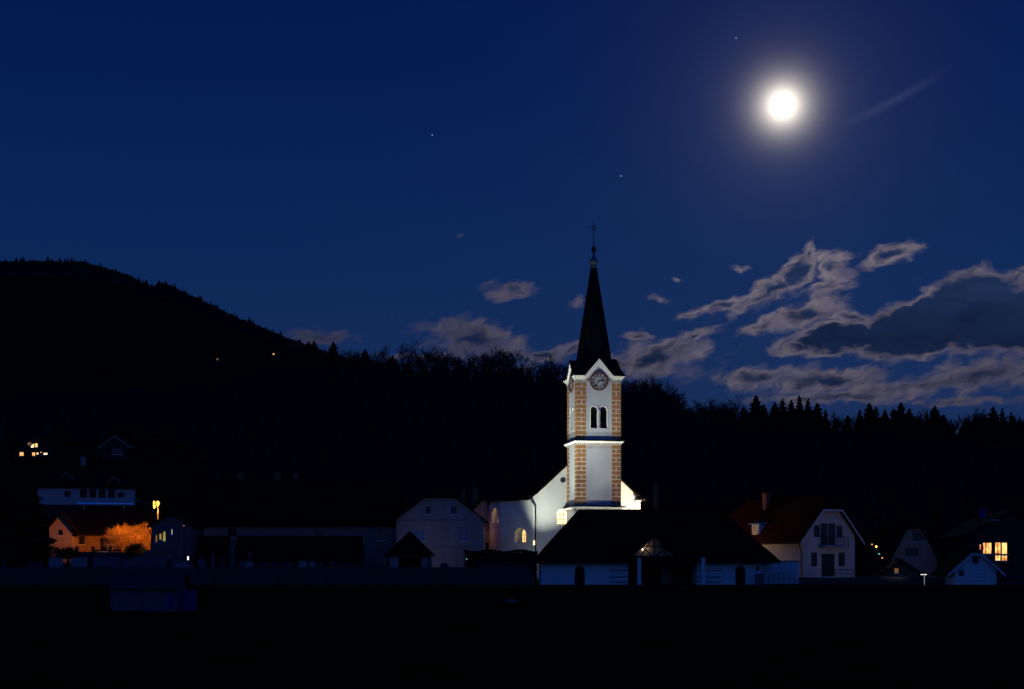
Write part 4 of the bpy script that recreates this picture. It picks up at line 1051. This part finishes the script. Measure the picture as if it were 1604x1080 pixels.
b = MB(); b.box(X(121, 189), X(236, 189), -.1, .1, 0, Z(865, 189)); b.build('plinth_wall', MT['granite_dark'], fe)
b = MB(); b.box(X(147, 189), X(225, 189), -.05, .05, Z(864, 189), Z(861.5, 189)); b.build('rail', MT['timber'], fe)
# street lamp
DL = 190.0
lxp = X(247.5, DL); lzz = Z(788, DL)
sl_ = thing('street_lamp', 'tall street lamp glowing orange above the dark blue house', 'street lamp', (lxp, DL, 0))
b = MB(); b.tube((0, 0, -.3), (0, 0, 4), .11, .09, 8); b.tube((0, 0, 4), (0, 0, lzz - .3), .09, .07, 8); b.build('pole', MT['granite'], sl_)
b = MB(); b.tube((0, 0, Z(806, DL) - .06), (0, 0, Z(806, DL) + .06), .13, n=8); b.build('collar', MT['iron'], sl_)
b = MB(); b.path([(0, 0, lzz - .35), (0, -.1, lzz + .28), (-.5, -.1, lzz + .30)], .05, 6); b.build('bracket', MT['iron'], sl_)
b = MB(); b.lathe([(.08, lzz - .5), (.17, lzz - .3), (.25, lzz + .0), (.12, lzz + .22)], (0.02, -.25), 12); b.build('lantern', MT['bulb_orange'], sl_, smooth=True)
b = MB(); b.lathe([(.05, lzz - .75), (.09, lzz - .6), (.13, lzz + .1), (.06, lzz + .24)], (-.5, -.1), 10); b.build('side_lantern', MT['bulb_orange'], sl_, smooth=True)
ld = bpy.data.lights.new('lamp_light', 'SPOT'); ld.spot_size = R(140); ld.spot_blend = .9; ld.energy = 6800; ld.color = (1.0, .29, .010); ld.shadow_soft_size = .2
lo_ = bpy.data.objects.new('lamp_light', ld); col.objects.link(lo_); lo_.location = (lxp - .25, DL - .55, lzz - .45); lo_.rotation_euler = Vector((-.75, .5, -1.0)).to_track_quat('-Z', 'Y').to_euler()
# cable from the white building to beyond the lamp
pb_ = thing('cable', 'thin pale overhead cable from the white building past the street lamp', 'cable', (0, 0, 0))
b = MB(); p0, p1 = Vector((X(208, 260), 260, Z(779, 260))), Vector((X(256, 205), 205, Z(797, 205)))
pts = [p0.lerp(p1, k / 8) - Vector((0, 0, .25 * math.sin(math.pi * k / 8))) for k in range(9)]
b.path(pts, .075, 8); b.build('wire', MT['sky_mirror'], pb_)
# twiggy shrubs in the lamp light
def twig_bush(m, c, rx, rz, n, rg, droop=.5):
    cx_, cy_, cz_ = c
    for k in range(n):
        a = rg.random() * 6.283; e = math.asin(rg.uniform(-.25, 1.0)); rr_ = rg.uniform(.25, 1) ** .5
        d = Vector((math.cos(a) * math.cos(e), math.sin(a) * math.cos(e), math.sin(e)))
        p = Vector((cx_ + d.x * rx * rr_, cy_ + d.y * rx * rr_, cz_ + d.z * rz * rr_))
        L_ = rg.uniform(.3, .9); q = p + (d * (1 - droop) + Vector((rg.gauss(0, .35), rg.gauss(0, .35), rg.gauss(.1, .35) - droop * .3))) * L_
        s_ = d.orthogonal().normalized() * rg.uniform(.012, .03)
        m.add([p - s_, p + s_, q], [(0, 1, 2)])
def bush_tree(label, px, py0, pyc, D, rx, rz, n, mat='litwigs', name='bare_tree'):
    x = X(px, D); g = ground_z(x, D)
    t = thing(name, label, 'tree', (x, D, g)); zc = Z(pyc, D) - g
    b = MB(); b.tube((0, 0, -.2), (.05, 0, zc * .6), .13, .09, 7); b.tube((.05, 0, zc * .6), (-.1, .1, zc), .09, .05, 6)
    for k in range(9):
        a = k * .7; b.tube((.03, 0, zc * (.5 + .04 * k)), (rx * .7 * math.cos(a), rx * .7 * math.sin(a), zc + rz * (.2 + .06 * k)), .05, .015, 5)
    b.build('trunk', MT[mat], t)
    b = MB(); twig_bush(b, (0, 0, zc), rx, rz, n, rnd)
    for k in range(9):
        a = rnd.random() * 6.28; twig_bush(b, (rx * .6 * math.cos(a), rx * .6 * math.sin(a), zc + rnd.uniform(-.2, .5) * rz), rx * .45, rz * .5, n // 14, rnd)
    b.build('crown', MT[mat], t, fix=False)
    return t
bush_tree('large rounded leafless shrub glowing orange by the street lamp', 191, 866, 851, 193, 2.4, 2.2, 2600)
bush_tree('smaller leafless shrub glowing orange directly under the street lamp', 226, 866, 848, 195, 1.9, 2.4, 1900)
t = thing('shrub', 'dark low shrub in front of the glowing shrubs', 'shrub', (X(211, 188), 188, 2.0))
b = MB(); twig_bush(b, (0, 0, 2.0), 1.0, .8, 2500, rnd, .2); b.build('foliage', MT['hedge'], t, fix=False); b = MB(); b.tube((0, 0, -1), (0, 0, 2.2), .08, .03, 6); b.build('stem', MT['bark'], t)
# dark blue house
DB = 181.0
bz = lambda py: Z(py, DB) - .2
bxc = X(263, DB)
PB = lambda px: X(px, DB) - bxc
bh = house('village_house', 'dark blue-grey house with yellow lit slit windows next to the street lamp', (X(268, DB), DB, .2), R(0), X(298, DB) - X(237, DB), 8, bz(823), bz(806), over=.5, wall='plaster_slate', roof='roof',
           front=[(X(244.5, DB) - X(268, DB), bz(850), .33, 1.0, 'win_faint', 1), (X(251, DB) - X(268, DB), bz(846), .4, .85, 'win_yellow', 1), (X(257, DB) - X(268, DB), bz(848.5), .42, 1.3, 'win_yellow', 1), (X(269, DB) - X(268, DB), bz(838), .2, .75, 'win_pale', 1)], gutter=True)
little_lamp('tiny red light on the dark barn right of the blue house', 288, 824, 180, .06, 'bulb_red', name='signal_lamp')
b = MB(); wl_ = thing('lantern', 'tiny white light low beside the dark blue house', 'lantern', (X(294.5, 172), 172, 0))
b.tube((0, 0, 0), (0, 0, Z(877.5, 172)), .04, n=6); b.build('post', MT['iron'], wl_); b = MB(); b.box(-.075, .075, -.075, .075, Z(877.5, 172), Z(871.8, 172)); b.build('lamp', MT['bulb_white'], wl_)
# parked van behind the graves, lamplight painted pale on its end
DV = 178.0
vn = thing('parked_van', 'dark van parked behind the graves with street lamp light painted pale on its end', 'van', (X(238, DV), DV, 0))
vL = (X(266, DV) - X(212, DV)) / 2; vt = Z(862.5, DV)
b = MB(); prof = [(-vL, .45), (vL, .45), (vL, vt - .55), (vL - .18, vt - .1), (vL - .5, vt), (-vL * .25, vt), (-vL * .6, vt - .75), (-vL, vt - .95)]
b.slab([(x, -.9, z) for x, z in prof], 1.8, Vector((0, 1, 0))); vb = b.build('body', MT['carpaint'], vn)
b = MB(); b.slab([(vL * .0, -.915, vt - .12), (vL * .8, -.915, vt - .12), (vL * .85, -.915, vt - .7), (vL * .0, -.915, vt - .7)], .012, Vector((0, 1, 0))); b.build('side_window', MT['glass'], vb)
b = MB(); b.box(vL + .004, vL + .05, -.85, .85, vt - 1.0, vt - .5); b.build('rear_panel', MT['lamplit_rear'], vn)
for wx in (-vL * .62, vL * .62):
    for sy in (-.92, .72):
        b = MB(); b.tube((wx, sy, .36), (wx, sy + .2, .36), .36, n=16); wo_ = b.build('wheel', MT['dark'], vn)
        b = MB(); b.tube((wx, sy - .02, .36), (wx, sy + .0, .36), .2, n=12); b.build('rim', MT['silver'], wo_)
# dark domed thing: clipped shrub by the pink house
sb = thing('shrub', 'dark domed shrub in front of the pink lit house', 'shrub', (X(106, 180), 180, 0))
b = MB(); twig_bush(b, (0, 0, Z(873, 180)), 1.1, .9, 3500, rnd, .3); b.build('foliage', MT['hedge'], sb, fix=False); b = MB(); b.tube((0, 0, 0), (0, 0, Z(868, 180)), .3, .1, 6); b.build('stem', MT['bark'], sb)
# ------------------------------------------------------------------ upper left buildings on the slope
DU = 262.0
gU = ground_z(X(145, DU), DU)
uz = lambda py: Z(py, DU) - gU
UL = X(209, DU) - X(62, DU); ucx = (X(209, DU) + X(62, DU)) / 2
PU = lambda px: X(px, DU) - ucx
ub = house('large_building', 'large pale building on the slope with a row of windows and a bright balcony edge', (ucx + UL / 2 * math.cos(R(15)) - 6 * math.sin(R(15)), DU + UL / 2 * math.sin(R(15)) + 6 * math.cos(R(15)), gU), R(105), 12, UL, uz(763), uz(725), over=.45, wall='plaster_pale', roof='slate', cat='building', base=-4,
           left=[(PU(p), uz(780.5), 1.25, 1.6, 'dark', 2) for p in (131, 145, 159, 173)] + [(PU(187), uz(779.5), 1.1, 1.0, 'dark', 2), (PU(107), uz(780), 1.1, 1.2, 'dark', 2)])
# parts of ub live in its rotated frame: x' = towards the camera is -x, y' runs right to left
def ubT(dx, dy, dz): return (dy - 6, UL / 2 - dx, dz)      # dx along picture, dy away from camera from the wall face
b = MB(); q = [ubT(PU(121), -1.5, uz(790.2)), ubT(PU(207), -1.5, uz(790.2)), ubT(PU(207), -1.47, uz(788.4)), ubT(PU(121), -1.47, uz(788.4))]
b.slab(q, .04, Vector((1, 0, 0))); b.build('balcony_edge', MT['sky_mirror'], ub)  # strip shaped to mirror the bright sky and read as a lit edge
b = MB(); q = [ubT(PU(121), -1.3, uz(790.8)), ubT(PU(207), -1.3, uz(790.8)), ubT(PU(207), 0, uz(790.8)), ubT(PU(121), 0, uz(790.8))]
b.slab(q, .2); b.build('balcony', MT['plaster_dull'], ub)
b = MB(); q = [ubT(PU(63), -.05, -4), ubT(PU(208.5), -.05, -4), ubT(PU(208.5), -.05, uz(791.2)), ubT(PU(63), -.05, uz(791.2))]; b.slab(q, .04, Vector((1, 0, 0))); b.build('lower_shade_sheet', MT['plaster_dark'], ub)  # dark sheet over the lower storey, stands in for shade under the balcony
for p in (132, 192):
    b = MB(); c0, c1 = ubT(PU(p), -1.3, -4), ubT(PU(p), -1.3, uz(789.7)); b.tube(c0, c1, .25, n=8); b.build('pillar', MT['plaster_dull'], ub)
for (p, top_, w_, zb) in ((105, 741, 12, 752), (177, 747, 9, 756)):
    b = MB(); wd = w_ / F * DU
    f0 = [ubT(PU(p) - wd, -.6, uz(zb)), ubT(PU(p), -.6, uz(top_)), ubT(PU(p), 4, uz(top_)), ubT(PU(p) - wd, 4, uz(zb))]
    f1 = [ubT(PU(p) + wd, -.6, uz(zb)), ubT(PU(p), -.6, uz(top_)), ubT(PU(p), 4, uz(top_)), ubT(PU(p) + wd, 4, uz(zb))]
    b.slab(f0, .15); b.slab(f1, .15); dmr = b.build('dormer', MT['slate'], ub)
    for f in (f0, f1):
        b = MB(); b.tube(Vector(f[0]) + Vector((-.02, 0, 0)), Vector(f[1]) + Vector((-.02, 0, 0)), .1, n=4); b.build('verge', MT['plaster_dull'], dmr)
    b = MB(); b.add([ubT(PU(p) - wd * .8, -.2, uz(zb) - .2), ubT(PU(p) + wd * .8, -.2, uz(zb) - .2), ubT(PU(p), -.2, uz(top_) - .3)], [(0, 1, 2)]); b.build('dormer_front', MT['plaster_dark'], dmr)
chimney(ub, 0, UL / 2 - PU(129), uz(727), uz(714), .9, 'plaster_dull')
DU2 = 330.0
g2 = ground_z(X(180, DU2), DU2)
house('hillside_house', 'dim gabled house higher on the slope above the large pale building', (X(180, DU2), DU2, g2), R(0), 6.4, 10, Z(700, DU2) - g2, Z(684, DU2) - g2, over=.7, wall='plaster_dark', roof='slate', barge='plaster_dull', base=-4,
      front=[(0.5, Z(712, DU2) - g2, 2.6, 1.4, 'glass', 3)])
DU3 = 340.0
g3 = ground_z(X(52, DU3), DU3)
u3 = lambda py: Z(py, DU3) - g3
P3 = lambda px: X(px, DU3) - X(52, DU3)
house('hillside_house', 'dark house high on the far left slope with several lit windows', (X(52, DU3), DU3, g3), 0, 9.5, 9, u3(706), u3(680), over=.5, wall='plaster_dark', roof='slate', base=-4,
      front=[(P3(46), u3(698), .95, .8, 'win_faint', 2), (P3(50.5), u3(701.5), .85, .95, 'win_bright', 1), (P3(56.5), u3(701), .75, 1.0, 'win_far', 1), (P3(33.5), u3(714.5), 1.05, .95, 'win_far', 2),
             (P3(52.5), u3(714.5), .8, .9, 'win_far', 2), (P3(58.5), u3(712.5), .5, .55, 'win_bright', 1), (P3(64), u3(709.5), .5, .25, 'win_far', 1), (P3(71), u3(712.7), 1.0, .5, 'win_bright', 2)])
for (px, py, lab) in ((428.5, 555, 'brighter tiny light of a cottage far up the dark mountain'), (340.5, 563, 'fainter tiny light of a cottage far up the dark mountain')):
    lo_D, hi_D = 700.0, 3900.0
    for _ in range(40):
        D_ = (lo_D + hi_D) / 2
        if ground_z(X(px, D_), D_) < Z(py, D_) - 6: lo_D = D_
        else: hi_D = D_
    D_ = lo_D; x = X(px, D_); g = ground_z(x, D_); z = Z(py, D_)
    t = thing('far_cottage', lab, 'cottage', (x, D_, z - 5))
    b = MB(); b.box(-5, 5, 0, 8, -12, 6); b.build('wall', MT['plaster_dark'], t)
    b = MB(); b.slab([(-5.6, -.6, 5.6), (-5.6, 8.6, 5.6), (0, 8.6, 9.5), (0, -.6, 9.5)], .3); b.slab([(5.6, -.6, 5.6), (5.6, 8.6, 5.6), (0, 8.6, 9.5), (0, -.6, 9.5)], .3); b.build('roof', MT['slate'], t)
    s_ = .9 if px > 400 else .75
    b = MB(); b.box(-s_, s_, -.2, -.02, 5 - s_, 5 + s_); b.build('window', MT['win_far' if px > 400 else 'win_faint'], t)

# ------------------------------------------------------------------ hut in the field
DF = 70.0
ft = thing('field_hut', 'low dim hut with dull purple roof and bluish board front standing in the dark field', 'hut', (X(226, DF), DF, 0))
fw = (X(277, DF) - X(174, DF)) / 2
b = MB(); ht = Z(922.5, DF); b.slab([(-fw, 0, 0), (-fw, 1.9, 0), (-fw, 1.9, ht), (-fw, 1.2, Z(898.5, DF)), (-fw, 0, ht)], 2 * fw, Vector((1, 0, 0))); b.build('wall', MT['tealpaint'], ft)
b = MB(); b.slab([(-fw - .12, -.35, Z(921, DF)), (fw + .22, -.35, Z(922, DF)), (fw + .22, 1.2, Z(897, DF)), (-fw - .12, 1.2, Z(897, DF))], .05)
b.slab([(-fw - .12, 2.3, Z(921, DF)), (fw + .22, 2.3, Z(922, DF)), (fw + .22, 1.2, Z(897, DF)), (-fw - .12, 1.2, Z(897, DF))], .05); b.build('roof', MT['hutroof'], ft)
for px in (175, 222, 276):
    b = MB(); x = X(px, DF) - X(226, DF); b.box(x - .05, x + .05, -.05, -.003, 0, Z(923, DF) - .02); b.build('post', MT['granite'], ft)
for k in range(22):
    x = -fw + .06 + k * (2 * fw - .12) / 22
    b = MB(); b.box(x, x + (2 * fw - .12) / 22 - .012, -.022 + rnd.uniform(-.004, .004), -.002, Z(957, DF) + .06, Z(934, DF)); b.build('board', MT['tealpaint'], ft)
b = MB(); x = X(268, DF) - X(226, DF); pts = arch(x, .1, .42, .8, 8); b.add([(px, -.07, z) for px, z in pts] + [(px, -.03, z) for px, z in pts], [tuple(range(len(pts)))] + [(i, (i + 1) % len(pts), len(pts) + (i + 1) % len(pts), len(pts) + i) for i in range(len(pts))]); b.build('blue_panel', MT['bluepaint'], ft)
bc = thing('crate', 'dark blue crate beside the hut in the field', 'crate', (X(292, DF + .5), DF + .5, 0))
b = MB(); b.box(-.4, .4, 0, .6, 0, Z(927, DF)); b.build('body', MT['bluepaint'], bc); b = MB(); b.box(-.43, .43, -.03, .63, Z(927, DF) + .002, Z(927, DF) + .06); b.build('lid', MT['bluepaint'], bc)
st_ = MB(); st_.lathe([(.25, -.05), (.42, .08), (.3, .2), (.05, .25)], (0, 0), 9); tag(st_.build('stone', MT['granite'], loc=(X(800, 85), 85, 0)), 'faint pale stone lying in the dark field', 'stone')

# ------------------------------------------------------------------ trees
def bare_tree_meshes(seed, H, spread):
    rg = random.Random(seed); tr = MB(); cr2 = MB()
    def grow(p, d, L, r, lev):
        q = p + d * L
        (tr if lev < 1 else cr2).tube(p, q, r, r * .7, 5 if lev < 2 else 3, caps=False)
        if lev >= 4:
            for k in range(6):
                e = (d + Vector((rg.gauss(0, .6), rg.gauss(0, .6), rg.gauss(.15, .45)))).normalized() * L * rg.uniform(.5, .95)
                s_ = e.orthogonal().normalized() * .06
                b0 = p.lerp(q, rg.random()); cr2.add([b0 - s_, b0 + s_, b0 + e], [(0, 1, 2)])
            return
        n = (4 if lev == 0 else 3)
        for k in range(n):
            ax = Vector((rg.gauss(0, 1), rg.gauss(0, 1), rg.gauss(0, .35)))
            nd_ = (d * rg.uniform(.7, 1.1) + ax.normalized() * spread * rg.uniform(.5, 1.1) + Vector((0, 0, .18))).normalized()
            grow(p.lerp(q, rg.uniform(.55, 1.0) if k else 1.0), nd_, L * rg.uniform(.58, .8), r * .6, lev + 1)
    grow(Vector((0, 0, -1.0)), Vector((rg.gauss(0, .04), rg.gauss(0, .04), 1)).normalized(), H * .40, H * .016, 0)
    return tr, cr2
def conifer_meshes(seed, H, wid):
    rg = random.Random(seed); tr = MB(); cr2 = MB()
    tr.tube((0, 0, -1.5), (0, 0, H * .97), H * .014, .03, 6)
    z = H * .08
    while z < H * .985:
        f = 1 - z / H; rr = wid * (f ** .85) * rg.uniform(.92, 1.06) + .12
        for k in range(8):
            a = rg.random() * 6.283; L_ = rr * rg.choice((rg.uniform(.4, .8), rg.uniform(.7, 1.05), rg.uniform(.9, 1.3))); dr = rg.uniform(-.5, -.05)
            d = Vector((math.cos(a), math.sin(a), dr)); sd_ = Vector((-math.sin(a), math.cos(a), 0))
            p = Vector((0, 0, z + rg.uniform(-.3, .3))); q = p + d * L_
            hang = (.25 + .5 * L_) * rg.uniform(.5, 1.0)
            mid = p.lerp(q, .6)
            cr2.add([p + Vector((0, 0, .15)), q, mid - Vector((0, 0, hang)), p - Vector((0, 0, hang * .5))], [(0, 1, 2), (0, 2, 3)])
            w_ = L_ * .3
            cr2.add([p, mid + sd_ * w_ - Vector((0, 0, .3)), q, mid - sd_ * w_ - Vector((0, 0, .3))], [(0, 1, 2), (0, 2, 3)])
            for j in range(2):
                b0 = p.lerp(q, rg.uniform(.4, 1)); e = (sd_ * rg.choice((-1, 1)) * .6 + Vector((0, 0, -.9))) * L_ * .3
                cr2.add([b0 - d * .2, b0 + d * .2, b0 + e], [(0, 1, 2)])
        z += H * .017 * (0.6 + .8 * rg.random())
    return tr, cr2
def tree_proto(name, meshes, tm_, cm):
    tr, cr2 = meshes
    mt = tr.mesh('trunk'); mt.materials.append(MT[tm_]); mc = cr2.mesh('crown'); mc.materials.append(MT[cm])
    return name, mt, mc
def plant(proto, label, x, y, z, s, rz, group, cat='tree'):
    name, mt, mc = proto
    t = thing(name, label, cat, (x, y, z), rz, group); t.scale = (s * rnd.uniform(.9, 1.15), s * rnd.uniform(.9, 1.15), s)
    for nm, me in (('trunk', mt), ('crown', mc)):
        o = bpy.data.objects.new(nm, me); col.objects.link(o); o.parent = t
    return t
BT = [tree_proto('bare_tree', bare_tree_meshes(s, 16, sp), 'bark', 'twigs') for s, sp in ((1, .75), (2, .6), (3, .9), (4, .7), (5, .8))]
CT = [tree_proto('spruce_tree', conifer_meshes(s, 20, w), 'bark', 'needles') for s, w in ((11, 6.4), (12, 8.2), (13, 5.6), (14, 9.0))]
LB, GB = 'bare leafless tree on the wooded ridge left of the church spire', 'bare trees on the ridge left of the spire'
LR, GR = 'bare leafless tree on the dark rise right of the church tower', 'bare trees on the rise right of the tower'
LC, GC = 'dark spruce standing on the ridge under the clouds at right', 'spruces on the right-hand ridge'
LS, GS = 'dark spruce among the trees on the skyline left of the spire', 'spruces on the ridge left of the spire'
# silhouette of the tree tops (px -> py)
TOPB = [(470, 556), (500, 552), (540, 541), (580, 548), (620, 545), (660, 540), (700, 548), (740, 556), (770, 546), (800, 545), (830, 562), (870, 560), (895, 572)]
TOPR = [(960, 600), (990, 591), (1015, 592), (1040, 603), (1065, 618), (1090, 632), (1120, 630), (1150, 628)]
def ridge_tree(px, top, D, proto, H, label, group):
    x = X(px, D); g = ground_z(x, D); s = (Z(top, D) - g) / H
    plant(proto, label, x, D, g - .2, s, rnd.random() * 6.28, group)
px = 478
while px < 898:
    D_ = 478 + rnd.uniform(-14, 14)
    ridge_tree(px, lerp(TOPB, px) + rnd.uniform(-3, 12), D_, rnd.choice(BT), 15.5, LB, GB); px += rnd.uniform(8, 13)
px = 470
while px < 890:
    D_ = 452 + rnd.uniform(-8, 8)
    ridge_tree(px, lerp(TOPB, px) + rnd.uniform(18, 36), D_, rnd.choice(BT), 15.5, LB, GB); px += rnd.uniform(14, 24)
for (px, tp) in ((483, 533), (492, 532), (522, 533), (572, 545), (615, 555)):
    ridge_tree(px, tp, 470, rnd.choice(CT), 20, LS, GS)
px = 962
while px < 1165:
    ridge_tree(px, lerp(TOPR, px) + rnd.uniform(-2, 9), 478 + rnd.uniform(-12, 12), rnd.choice(BT), 15.5, LR, GR); px += rnd.uniform(5, 8)
px = 970
while px < 1150:
    ridge_tree(px, lerp(TOPR, px) + rnd.uniform(10, 24), 458 + rnd.uniform(-8, 8), rnd.choice(BT), 15.5, LR, GR); px += rnd.uniform(8, 13)
CONS = [(1128, 640), (1150, 642), (1165, 634), (1184, 616), (1196, 630), (1214, 628), (1226, 622), (1240, 624), (1252, 618), (1266, 622), (1280, 628), (1293, 640), (1308, 652), (1328, 648), (1347, 640), (1362, 628), (1372, 634), (1386, 640), (1400, 638), (1411, 628), (1424, 638), (1440, 652), (1452, 642), (1464, 634), (1478, 646), (1492, 662), (1512, 656), (1528, 648), (1542, 650), (1556, 634), (1570, 638), (1584, 646), (1598, 652), (1612, 640), (1630, 646)]
UNIQ = {1184: 'tall dark spruce, first peak on the skyline right of the bare rise', 1362: 'tall broad spruce in the middle of the right-hand skyline under the large cloud', 1411: 'tall slim spruce on the right skyline, right of the broad one', 1556: 'tallest spruce near the right end of the skyline'}
for (px, tp) in CONS:
    ridge_tree(px, tp, 476 + rnd.uniform(-14, 14), CT[1] if px in UNIQ else rnd.choice(CT), 20, UNIQ.get(px, LC), GC)
px = 1135
while px < 1640:
    ridge_tree(px, rnd.uniform(652, 672), 458 + rnd.uniform(-8, 10), rnd.choice(CT), 20, LC, GC); px += rnd.uniform(13, 24)
for px in (1120, 1143, 1158, 1204, 1233, 1275, 1310, 1325, 1340, 1355, 1393, 1437, 1448, 1470, 1505, 1520, 1535, 1590):
    ridge_tree(px, 650 + rnd.uniform(-8, 4), 482, rnd.choice(BT), 15.5, 'bare leafless tree between the spruces on the right-hand ridge', 'bare trees among the right-hand spruces')
# the wood below and behind reads as one mass
wm = MB(); rg = random.Random(5)
def cone(m, x, y, z, h, r):
    n = 5; a0_ = rg.random() * 6
    vs = [(x + r * rg.uniform(.7, 1.2) * math.cos(a0_ + k * 1.257), y + r * math.sin(a0_ + k * 1.257), z + h * .12) for k in range(n)] + [(x, y, z + h)]
    m.add(vs, [(k, (k + 1) % n, n) for k in range(n)])
for k in range(6500):
    px = rg.uniform(-150, 1750); D_ = rg.uniform(300, 445) if k % 2 else rg.uniform(380, 486)
    if px < 330 and D_ < 370: continue
    x = X(px, D_); g = ground_z(x, D_)
    h = rg.uniform(7, 13); lim = 3.2
    for j in range(2): cone(wm, x + rg.uniform(-.6, .6), D_, g + j * h * .25, h * (1 - .25 * j), rg.uniform(1.6, lim))
kind(wm.build('forest', MT['needles'], fix=False), 'stuff')
mf = MB()
for k in range(11000):
    px = rg.uniform(-120, 900); D_ = rg.uniform(3000, 4010) if k % 3 else rg.uniform(3900, 4010)
    x = X(px, D_); g = ground_z(x, D_)
    cone(mf, x, D_, g - 3, rg.uniform(6, 20) * (1.0 if rg.random() < .95 else 1.6), rg.uniform(5, 12))
kind(mf.build('mountain_forest', MT['needles'], fix=False), 'stuff')
# dark tree at the far left
def big_dark(label, px, D, top, wid, seed):
    x = X(px, D); g = ground_z(x, D); H = Z(top, D) - g
    pr = tree_proto('spruce_tree', conifer_meshes(seed, H, wid), 'bark', 'needles')
    return plant(pr, label, x, D, g, 1.0, .3, None)
big_dark('tall dark spruce in front of the houses at the far left edge', 42, 184, 704, 3.6, 31)
big_dark('second dark spruce cut by the left picture edge', 4, 187, 722, 3.2, 32)
t = thing('shrub', 'wide dark shrub at the foot of the left spruces', 'shrub', (X(58, 181), 181, 0.3))
b = MB(); twig_bush(b, (0, 0, 1.4), 3.0, 3.4, 9000, rnd, .3); b.build('foliage', MT['hedge'], t, fix=False); b = MB(); b.tube((0, 0, -.3), (0, 0, 2.5), .15, .05, 6); b.build('stem', MT['bark'], t)

# ------------------------------------------------------------------ moon and stars
MD = 9000.0
mm = MB(); rr_ = 19.0 / F * MD / math.cos(MOON_EL) ** 0 
n1, n2_ = 32, 16; vs = []
for i in range(n2_ + 1):
    th_ = math.pi * i / n2_
    for k in range(n1): vs.append((rr_ * math.sin(th_) * math.cos(2 * math.pi * k / n1), rr_ * math.sin(th_) * math.sin(2 * math.pi * k / n1), rr_ * math.cos(th_)))
mm.add(vs, [(i * n1 + k, i * n1 + (k + 1) % n1, (i + 1) * n1 + (k + 1) % n1, (i + 1) * n1 + k) for i in range(n2_) for k in range(n1)])
tag(mm.build('moon', MT['moon'], smooth=True, loc=tuple(Vector((0, 0, CAMZ)) + mvec * MD)), 'bright full moon shining above the clouds', 'moon')
for (px, py, lab) in ((677, 212, 'faint star in the open sky left of the spire'), (973, 276, 'faint star above and right of the spire tip'), (1153, 60, 'faint star at the top left of the moon')):
    q = Vector(((px - CX) / F, 1, (HY - py) / F)).normalized() * 12000
    m = MB(); m.lathe([(.1, -4.5), (3.2, -3), (4.5, 0), (3.2, 3), (.1, 4.5)], (0, 0), 10)
    tag(m.build('star', MT['star'], loc=(q.x, q.y, q.z + CAMZ)), lab, 'star')
